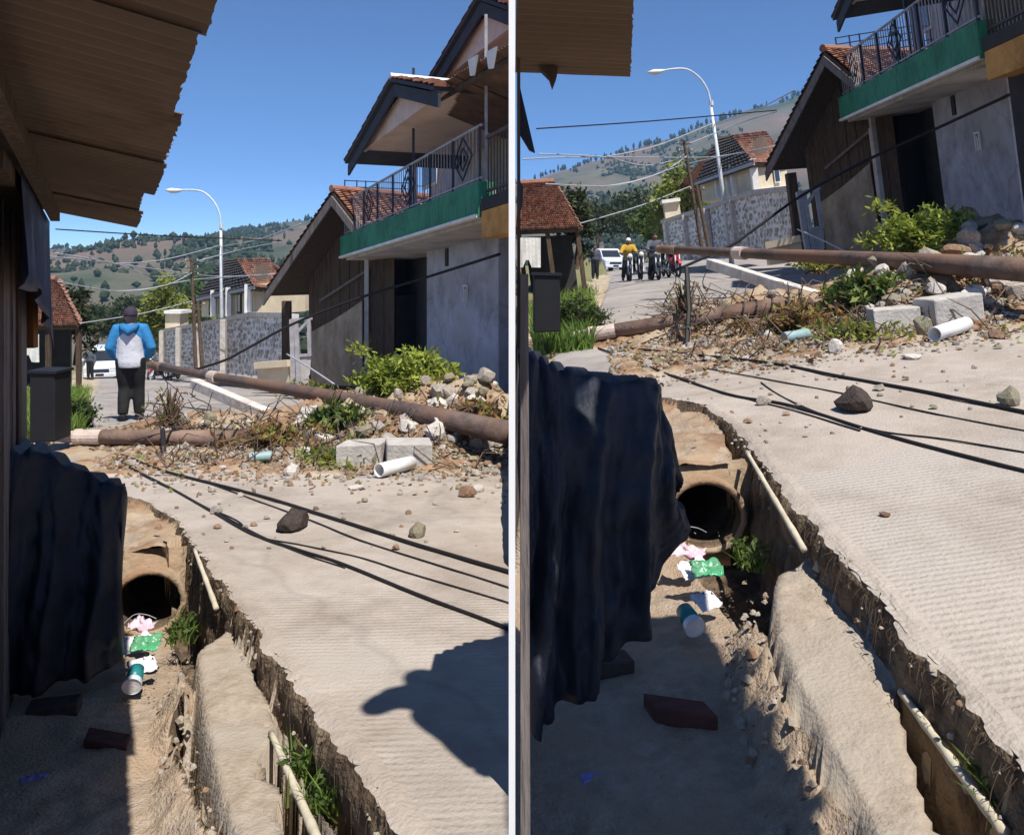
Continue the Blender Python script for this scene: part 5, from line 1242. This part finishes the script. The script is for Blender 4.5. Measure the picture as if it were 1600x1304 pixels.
for sd in SIDES:
    w_ = sd.w; CLIP = sd.key
    sx = sd.pick((635, 628), (635, 628))
    shrub(sd, 636, 622, .50, .29, 9000, .10, 'leaf_lime', f'bright lime green bushy plant on top of the rubble, {w_}', seed=2, lift=.0, clump=110, at=11.6)
    shrub(sd, 528, 664, .32, .18, 800, .12, 'leaf_mid', f'dull green creeper hanging below the fallen pole, {w_}', name='creeper', seed=3, cat='creeper')
    shrub(sd, 470, 612, .45, .07, 350, .10, 'leaf_yellow', f'low yellow green weeds behind the fallen pole, {w_}', name='weeds', seed=4, cat='weeds', at=12.8)
    shrub(sd, 425, 700, .5, .16, 1300, .10, 'leaf_dry', f'withered orange brown foliage at the end of the rusty pole, {w_}', name='withered_plant', seed=5, cat='plant')
    shrub(sd, 520, 722, .50, .07, 380, .09, 'leaf_yellow', f'thin yellowish weeds in front of the darker kerb block, {w_}', name='weeds', seed=6, cat='weeds')
    shrub(sd, 266, 672, .24, .42, 200, .07, 'leaf_dry', f'sparse dead shrub beside the thin end of the fallen pole, {w_}', name='dead_shrub', seed=7, cat='shrub', stems=26)
    shrub(sd, 735, 655, .4, .12, 500, .09, 'leaf_dry', f'brown withered roots on the soil heap by the balcony house, {w_}', name='withered_roots', seed=8, cat='roots', stems=30)
    b0 = sd.P(258, 566, 41); tree(sd, b0, 3.6, 1.25, 'leaf_yellow', f'yellow green leafy tree beside the cream pillar, {w_}', 2600, .28, 11)
    b0 = sd.P(226, 566, 44); tree(sd, b0, 2.6, .9, 'leaf_mid', f'small mid green tree further along past the cream pillar, {w_}', 1400, .26, 12)
    b0 = sd.P(118, 570, 27); tree(sd, b0, 2.5, .62, 'leaf_dark', f'dark green tree behind the terracotta house, {w_}', 2600, .20, 13)
    b0 = sd.P(300, 545, 46); tree(sd, b0, 4.0, 1.2, 'leaf_mid', f'tree with thin upright twigs behind the utility poles, {w_}', 1500, .24, 14)
    b0 = sd.P(150, 560, 70); tree(sd, b0, 4.5, 2.2, 'leaf_dark', f'far dark tree at the bend of the {w_}', 1800, .4, 15)
    b0 = sd.P(195, 560, 75); tree(sd, b0, 5.5, 2.8, 'leaf_dark', f'broad far tree closing the end of the {w_}', 2000, .45, 16)
    # grass verge
    rn = random.Random(17); g = MB(); pts = []
    reg = sd.pick((40, 150, 575, 690), None)
    for _ in range(5200):
        px, py = rn.uniform(42, 152), rn.uniform(574, 690)
        if px > 152 - (py - 574) * .18 - rn.random() * 12: continue
        p = sd.h(px, py)
        if sd.key == 'R' and p.x < .18: continue
        if p.y > 26: continue
        pts.append(p)
    blades(g, pts, .26, .012, rn); tag(g.build('grass_verge', 'grass', loc=(0, 0, 0)), f'tall green grass on the verge of the {w_}', 'grass', kind='stuff')
    # dark concrete box at the foot of the verge
    bx = sd.pick([sd.Pd(46, 692, 9.4), sd.Pd(86, 690, 9.4), sd.Pd(86, 584, 9.4), sd.Pd(46, 583, 9.4)], [sd.Pd(834, 520, 9.2), sd.Pd(876, 518, 9.2), sd.Pd(875, 431, 9.2), sd.Pd(834, 430, 9.2)])
    th = thing('box_bin', f'black upright box at the foot of the grassy verge, {w_}', 'box', bx[0]); MB().prism(bx, (0, .35, 0)).build('box_body', 'black', parent=th, bevel=.015)
    top = [bx[3] + V((-.02, -.02, .0)), bx[2] + V((.02, -.02, .0)), bx[2] + V((.02, -.02, .03)), bx[3] + V((-.02, -.02, .03))]; MB().prism(top, (0, .39, 0)).build('lid', 'black', parent=th)
    # ferny dark plant beside it
    shrub(sd, 112, 668, .35, .30, 3000, .07, 'leaf_dark', f'dark leafy shrub beside the black box, {w_}', name='dark_shrub', seed=19)

# ------------------------------------------------------------------ ditch: culvert, poles, roots, weeds, litter
WIRES = {
 'L': [('thick', [(188, 712), (250, 736), (400, 775), (520, 812), (640, 850), (738, 880), (797, 897)], .013, 'thick black cable lying along the upper road of the'),
       ('thin', [(300, 747), (380, 775), (480, 812), (566, 846), (673, 880), (797, 920)], .006, 'thin black cable passing under the dark rock on the road of the'),
       ('thin', [(335, 798), (372, 815), (400, 838), (474, 853), (566, 873), (648, 899), (797, 943)], .0055, 'thin looping cable branching from the bundle on the road of the'),
       ('bundle', [(140, 702), (230, 745), (330, 800), (400, 838), (470, 862), (530, 881), (640, 926), (797, 986)], .010, 'lowest black cable bundle crossing the concrete of the'),
       ('bundle', [(150, 704), (240, 752), (340, 802), (408, 838), (478, 868), (540, 888)], .0055, 'short cable twisted along the lowest bundle on the')],
 'R': [('thick', [(985, 546), (1080, 556), (1200, 569), (1320, 592), (1450, 616), (1640, 655)], .013, 'thick black cable lying along the upper road of the'),
       ('thin', [(1080, 572), (1200, 594), (1302, 613), (1368, 628), (1480, 652), (1640, 682)], .006, 'thin black cable passing under the dark rock on the road of the'),
       ('thin', [(1190, 598), (1225, 622), (1290, 650), (1377, 675), (1480, 688), (1640, 715)], .0055, 'thin looping cable branching from the bundle on the road of the'),
       ('bundle', [(935, 545), (1040, 585), (1140, 618), (1230, 634), (1338, 668), (1435, 696), (1640, 749)], .010, 'lowest black cable bundle crossing the concrete of the'),
       ('bundle', [(950, 550), (1060, 590), (1150, 620), (1240, 642), (1345, 674)], .0055, 'short cable twisted along the lowest bundle on the')]}
STICKS = {'L': [((304, 858), (338, 950), 9.5, 'upper'), ((424, 1145), (500, 1320), 17, 'lower')], 'R': [((1167, 706), (1256, 858), 11, 'upper'), ((1408, 1080), (1570, 1300), 20, 'lower')]}
TRASH = {
 'L': dict(pink=(222, 985), green=(222, 1014), white=(218, 1050), cup=(212, 1075), bead=(226, 1134), egg=(281, 1288), blue=(305, 1302), scrap=(50, 1236), bricks=[(85, 1115), (168, 1172)], weeds=[(292, 985), (278, 1004), (505, 1268), (470, 1218)]),
 'R': dict(pink=(1075, 872), green=(1098, 898), white=(1100, 950), cup=(1085, 985), bead=(1127, 1056), egg=(1239, 1278), blue=(1280, 1300), scrap=(926, 1232), bricks=[(945, 1050), (1062, 1125)], weeds=[(1180, 890), (1165, 870), (1575, 1285), (1560, 1262)])}
for sd in SIDES:
    CLIP = sd.key; w_ = sd.w; N = NEAR[sd.key]; rn = random.Random(41)
    for (kd, pts, r, lab) in WIRES[sd.key]:
        P_ = []
        for q in pts:
            p = sd.hd(*q); P_.append(p + V((0, 0, r * 1.05)))
        fine = curve_pts(P_, 8)
        for p in fine:
            z = sd.zf(p.x, p.y) + r
            if p.z < z: p.z = z
            p.x += .012 * noise.noise(V((p.y * 1.3, p.x * 1.3, r * 900)))
        tag(MB().tube(fine, r, n=7).build('ground_cable', 'wire', smooth=True), f'{lab} {w_}', 'cable', f'cables on the road of the {w_}')
    pc = sd.pipe_c; th = thing('culvert_pipe', f'round concrete culvert mouth under the soil of the {w_}', 'culvert', pc - V((0, 0, .26)))
    ax = V((-.30, 1, -.02)).normalized() if sd.key == 'L' else V((.05, 1, .0)).normalized()
    def ring(r, d, n=40):
        x = ax.cross(V((0, 0, 1))).normalized(); y = x.cross(ax); return [pc + ax * d + x * r * math.cos(6.2832 * k / n) * (1 + .02 * math.sin(k * 2.3)) + y * r * math.sin(6.2832 * k / n) * .93 for k in range(n)]
    n = 40; R0, R1, R2, R3, R4 = ring(.240, .5), ring(.240, -.12), ring(.232, -.135), ring(.210, -.135), ring(.2, -.12)
    R5 = ring(.2, 3.5)
    ha, hb = ring(.225, -.03), ring(.42, .03)
    for q in hb: q.z = min(q.z, sd.zg(q.x, q.y) - .06)
    for q in ha: q.z = min(q.z, sd.zg(q.x, q.y) - .05)
    MB().add(ha + hb, [[k, (k + 1) % 40, 40 + (k + 1) % 40, 40 + k] for k in range(40)]).build('soil_face', 'redsoil', parent=th, smooth=True)
    mb = MB(); rings = [R0, R1, R2, R3, R4]; mb.add([p for r_ in rings for p in r_], [[j * n + k, j * n + (k + 1) % n, (j + 1) * n + (k + 1) % n, (j + 1) * n + k] for j in range(4) for k in range(n)])
    mb.build('pipe_rim', 'redsoil', parent=th, smooth=True)
    MB().add(R4 + R5, [[k, (k + 1) % n, n + (k + 1) % n, n + k] for k in range(n)] + [[n + k for k in range(n)]]).build('pipe_bore', 'ditch', parent=th, smooth=True)  # darkened ditch colour stands in for the shade inside the bore
    # bamboo poles
    for (a, b_, wpx, nm) in STICKS[sd.key]:
        p, q = sd.gd(*a, -.16 if nm == 'lower' else .0), sd.gd(*b_, -.15 if nm == 'lower' else -.06); rad = .78 * wpx / 2 / FPX * (p.y + q.y) / 2
        th = thing('bamboo_pole', f'{"short pale bamboo stick in the ditch beside the culvert" if nm == "upper" else "long pale bamboo pole laid over the near ditch"}, {w_}', 'bamboo', q)
        pts = [p + (q - p) * (k / 14) for k in range(15)]
        MB().tube(pts, [rad * (.92 + (.16 if k % 4 == 0 else 0)) * (.85 + .3 * k / 14) for k in range(15)], n=10).build('culm', 'bamboo', parent=th, smooth=True)
    # roots hanging over the road edge and ledges
    t = MB(); ed = sd.edge
    for _ in range(260):
        k = rn.randrange(6, len(ed) - 1); a, b_ = V((*ed[k], 0)), V((*ed[k + 1], 0)); f = rn.random(); p = a * (1 - f) + b_ * f
        nrm = V((-(b_ - a).y, (b_ - a).x, 0)).normalized();
        if nrm.x > 0: nrm = -nrm
        p = p + nrm * rn.uniform(.0, .05); p.z = sd.zg(p.x, p.y) - .01
        if p.y > 6.5 or p.y < 1.2: continue
        ln = abs(rn.gauss(0, .07)) + .02; q = p + nrm * rn.uniform(.005, .03); t.tube([p, q - V((0, 0, ln * .4)), q + V((rn.gauss(0, .012), rn.gauss(0, .012), -ln))], [.0016, .0014, .0006], n=3, cap=False)
    tag(t.build('hanging_roots', 'root', loc=(0, 0, 0)), f'dry dark roots and grass hanging over the road edge of the {w_}', 'roots', kind='stuff')
    # dry litter and crumbs on the floor of the ditch
    t = MB()
    for _ in range(500):
        px, py = sd.pick((rn.uniform(200, 420), rn.uniform(960, 1304)), (rn.uniform(1060, 1450), rn.uniform(830, 1304)))
        dz = -.45
        if px > sd.pick(290, 1195) + (py - 1000) * .12: continue
        p = sd.gd(px, py, dz); s = abs(rn.gauss(0, .006)) + .002; c = p + V((0, 0, .005)); vs = [c + V((rn.gauss(0, 1), rn.gauss(0, 1), rn.gauss(0, .6))).normalized() * s for _ in range(5)]
        t.add(vs, [[0, 1, 2], [0, 2, 3], [0, 3, 1], [1, 2, 4], [2, 3, 4], [3, 1, 4]], rn.randrange(2))
    tag(t.build('ditch_crumbs', ['ledge', 'dirt'], loc=(0, 0, 0)), f'soil crumbs scattered on the ditch floor of the {w_}', 'gravel', kind='stuff')
    g = MB(); le = [sd.gd(*q, -.2) for q in N['ledge']]
    for _ in range(330):
        if rn.random() < .5:
            k = rn.randrange(7, len(ed) - 1); a, b_ = V((*ed[k], 0)), V((*ed[k + 1], 0)); f = rn.random(); p = a * (1 - f) + b_ * f + V((rn.gauss(-.025, .015), rn.gauss(0, .01), 0)); p.z = sd.zg(p.x, p.y) - abs(rn.gauss(0, .14))
        else:
            k = rn.randrange(len(le) - 6, len(le)); a, b_ = le[k], le[(k + 1) % len(le)]; f = rn.random(); p = a * (1 - f) + b_ * f; q = rn.uniform(0, .16); p = p + V((-q, 0, -.045 - q * .95))
        if p.y > 6.3 or p.y < 1.5: continue
        z_ = abs(rn.gauss(0, .009)) + .004; a_ = rn.random() * 6
        vs = [p + V((z_ * rn.uniform(.7, 1.2) * math.cos(a_ + m * 1.257), z_ * rn.uniform(.7, 1.2) * math.sin(a_ + m * 1.257), z_ * rn.uniform(-.3, .3))) for m in range(5)] + [p + V((z_ * .5 * math.cos(a_ + .5 + m * 1.257), z_ * .5 * math.sin(a_ + .5 + m * 1.257), z_ * rn.uniform(.5, .9))) for m in range(5)]
        g.add(vs, [[m, (m + 1) % 5, 5 + m] for m in range(5)] + [[(m + 1) % 5, 5 + (m + 1) % 5, 5 + m] for m in range(5)] + [[5, 6, 7, 8, 9]], rn.choice((0, 1, 1, 2)))
    tag(g.build('ditch_stones', ['stone', 'ledge', 'stone_brown'], loc=(0, 0, 0)), f'small stones bedded in the ditch banks of the {w_}', 'gravel', kind='stuff')
    for k, pts in enumerate(([(236, 575, 15), (262, 600, 12.5), (240, 640, 11), (285, 665, 10.6), (320, 640, 10.8)], [(255, 592, 15), (285, 622, 12), (262, 668, 10.5), (300, 690, 9.8), (350, 676, 9.7)], [(320, 580, 14.4), (300, 615, 12), (330, 655, 11), (290, 700, 9.6), (262, 716, 9.3)],
                             [(400, 700, 9.5), (470, 690, 9.6), (520, 660, 10), (560, 690, 9.6), (480, 720, 9.0)], [(200, 690, 9.7), (300, 668, 9.8), (420, 672, 9.8), (530, 640, 10.2)])):
        P_ = [sd.P(*q) for q in pts]
        for p in P_: p.z = max(p.z, sd.zf(p.x, p.y) + .02)
        tag(MB().tube(curve_pts(P_, 8), .007, n=5).build('tangled_wire', 'wire'), f'{("black wire dropping from the thin end of the fallen pole", "black wire looped below the taut cable", "black wire curling from the pole band to the rusty pole", "black wire tangled in the withered foliage", "black wire trailing along the rusty pole")[k]}, {w_}', 'wire')
    # weeds
    T_ = TRASH[sd.key]
    for k, q in enumerate(T_['weeds']):
        p = sd.gd(*q, -.40 if k < 2 else -.22); th = thing('weed', f'{("small tuft of weeds by the culvert", "tiny weed beside the ditch litter", "green weed sprouting by the foot of the long bamboo", "low weed next to the long bamboo")[k]}, {w_}', 'weed', p)
        g = MB(); blades(g, [p + V((rn.gauss(0, .04), rn.gauss(0, .03), 0)) for _ in range(40)], .10 if k < 2 else .14, .005, rn, lean=.6); g.build('weed_blades', 'grass', parent=th)
        g = MB(); leaves(g, p + V((0, 0, .06)), (.08, .06, .06), 50, .04, rn); g.build('weed_leaves', 'leaf_mid', parent=th)
    # litter
    def wrapper(nm, q, m, size, lab, dz=-.40, asp=.6, seed=1, rot=.3, cat='wrapper'):
        p = sd.gd(*q, dz); mb = MB(); n1 = 12; vs = []; r2 = random.Random(seed); ca, sa = math.cos(rot), math.sin(rot)
        for j in range(n1):
            for i in range(n1):
                x, y = (i / (n1 - 1) - .5) * size, (j / (n1 - 1) - .5) * size * asp
                x += .06 * size * fbm(i * .5, j * .5, seed, 2); y += .10 * size * fbm(i * .5, j * .5, seed + 5, 2)
                vs.append(p + V((x * ca - y * sa, x * sa + y * ca, .03 + .22 * size * abs(fbm(i * .33, j * .33, seed + 9, 3)) + y * .5)))
        mb.add(vs, [[j * n1 + i, j * n1 + i + 1, (j + 1) * n1 + i + 1, (j + 1) * n1 + i] for j in range(n1 - 1) for i in range(n1 - 1)])
        return tag(mb.build(nm, m, smooth=True, solid=.001), f'{lab}, {w_}', cat)
    wrapper('pink_wrapper', T_['pink'], 'wrap_pink', .18, 'crumpled pink and white plastic at the culvert mouth', seed=2, rot=-.5, asp=.45)
    wrapper('white_wrapper', (T_['green'][0] - 12, T_['green'][1] + 2), 'wrap_white', .17, 'white plastic sheet under the green wrapper', seed=3)
    wrapper('green_wrapper', (T_['green'][0] + 6, T_['green'][1]), 'wrap_green', .16, 'bright green wrapper in the ditch', seed=4, rot=.1, dz=-.37)
    wrapper('paper_scrap', (T_['white'][0] + 4, T_['white'][1]), 'wrap_white', .14, 'crumpled whitish paper above the plastic cup', seed=5, rot=.6, cat='paper')
    p = sd.gd(*T_['cup'], -.40); d = V((.18, -.8, -.22)).normalized()
    th = thing('plastic_cup', f'teal banded clear plastic cup lying in the ditch, {w_}', 'cup', p); c0 = p + V((-.03, .08, .06))
    MB().tube([c0, c0 + d * .09], [.038, .045], n=20, cap=False).build('cup_band', 'cup_teal', parent=th, smooth=True, solid=.002)
    MB().tube([c0 + d * .09, c0 + d * .125], [.045, .049], n=20, cap=False).build('cup_rim', 'cup', parent=th, solid=.002)
    MB().tube([c0 + d * .118, c0 + d * .122], [.046, .046], n=20).build('cup_lid', 'wrap_white', parent=th)
    stone('pebble', sd.gd(*T_['bead'], -.44), .035, 'stone_pale', f'tiny white pebble on the ditch floor, {w_}', rn, cat='pebble', flat=.9)
    stone('round_fruit', sd.gd(*T_['egg'], -.44), .075, 'egg', f'yellowish rounded lump on the near ditch floor, {w_}', rn, cat='fruit', flat=1.0, sink=0)
    wrapper('blue_scrap', T_['blue'], 'purple', .06, 'violet plastic scrap by the yellowish lump', dz=-.43, seed=6)
    wrapper('lilac_scrap', T_['scrap'], 'purple', .10 if sd.key == 'L' else .075, 'lilac plastic scrap in the deep shade', dz=-.43, seed=7)
    for k, q in enumerate(T_['bricks']):
        p = sd.gd(*q, -.42); tag(MB().box(p + V((0, 0, .03)), V((.11, .03 * (1 - 2 * k), 0)), V((-.015, .055, 0)), V((0, 0, .032))).build('loose_brick', 'brick' if k else 'stone_dark', bevel=.008), f'{"reddish brick lying in the shade" if k else "dark brick in the deepest shade"} below the tarpaulin, {w_}', 'brick')
    # thin strings at the pipe mouth
    q0 = sd.Pd(N['pipe'][0] - 45, N['pipe'][1] + 45, pc.y - .25); tag(MB().tube(curve_pts([q0, q0 + V((.06, .05, .05)), q0 + V((.14, .05, .05)), q0 + V((.2, .06, .02))]), .0025, n=5).build('plastic_string', 'wire_pale'), f'pale plastic string looping at the culvert mouth, {w_}', 'string')

CLIP = None
# ------------------------------------------------------------------ people and vehicles
d = V((-.25, 1, 0)); yaw_away = math.atan2(-d.x, d.y)
p = L.h(204, 657)
person('person in blue and white hooded jacket walking away past the rusty pole', p, yaw_away, 1.70, WALK, dict(top='jacket_two', two='jacket_blue', trousers='trouser_black', hair='cap'), vox=.012)
# far end of the left-hand street
minivan('silver white car parked far along the left-hand street', L.g(163, 590), R(200))
p = L.g(141, 592); person('dark clothed person standing by the far car, left-hand street', p, R(170), 1.65, STAND, dict(top='shirt_grey', trousers='trouser_black', hair='hair'), vox=.02)
p = L.g(248, 593); motorbike('red motorbike stopped beyond the fallen pole, left-hand street', p, R(170), 'red'); 
person('rider in pale shirt on the red motorbike, left-hand street', p - V((0, -.25, 0)), R(170), 1.66, RIDE, dict(top='wrap_white', trousers='trouser_black', hair='hair'), vox=.02, capm='black')
p = L.g(272, 594); motorbike('black motorbike beside the red one, left-hand street', p, R(185), 'iron')
# far end of the right-hand street
minivan('white minivan parked behind the yellow rider, right-hand street', Rr.gd(948, 424), R(192))
p = Rr.gd(930, 436); person('dark clothed person standing beside the white minivan, right-hand street', p, R(160), 1.70, STAND, dict(top='shirt_grey', trousers='trouser_black', hair='hair'), vox=.02)
p = Rr.gd(983, 439); motorbike('motorbike carrying the yellow clad rider, right-hand street', p, R(176), 'iron')
person('rider in yellow shirt and pale helmet, right-hand street', p + V((0, .25, 0)), R(176), 1.68, RIDE, dict(top='shirt_yellow', trousers='trouser_black', hair='hair'), vox=.02, capm='white')
p = Rr.gd(1024, 437); motorbike('black motorbike with dark rider between two others, right-hand street', p, R(180), 'iron')
person('dark clothed rider on the middle motorbike, right-hand street', p + V((0, .25, 0)), R(180), 1.68, RIDE, dict(top='shirt_grey', trousers='trouser_black', hair='hair'), vox=.02, capm='black')
p = Rr.gd(1052, 433); motorbike('red motorbike nearest the rubble, right-hand street', p, R(184), 'red')
p = Rr.gd(1040, 432); motorbike('dark motorbike just behind the red one, right-hand street', p + V((0, .9, .01)), R(178), 'black')
p = Rr.gd(1006, 437); motorbike('dark motorbike parked behind the yellow rider, right-hand street', p + V((0, .8, .01)), R(175), 'black')

# ------------------------------------------------------------------ air
hz = MB(); hz.box((0, 500, 90), (1400, 0, 0), (0, 620, 0), (0, 0, 106)); ho = hz.build('haze', 'black', loc=(0, 0, 0)); ho['kind'] = 'stuff'
hm = bpy.data.materials.new('haze'); hm.use_nodes = True; hn = hm.node_tree.nodes; hn.remove(hn['Principled BSDF'])
pv = hn.new('ShaderNodeVolumePrincipled'); pv.inputs['Color'].default_value = (.30, .62, 1.0, 1); pv.inputs['Density'].default_value = .00034; pv.inputs['Anisotropy'].default_value = .1
hm.node_tree.links.new(pv.outputs[0], hn['Material Output'].inputs['Volume']); ho.data.materials.clear(); ho.data.materials.append(hm)
tag(ho, 'thin bluish air between the streets and the hill', 'haze')
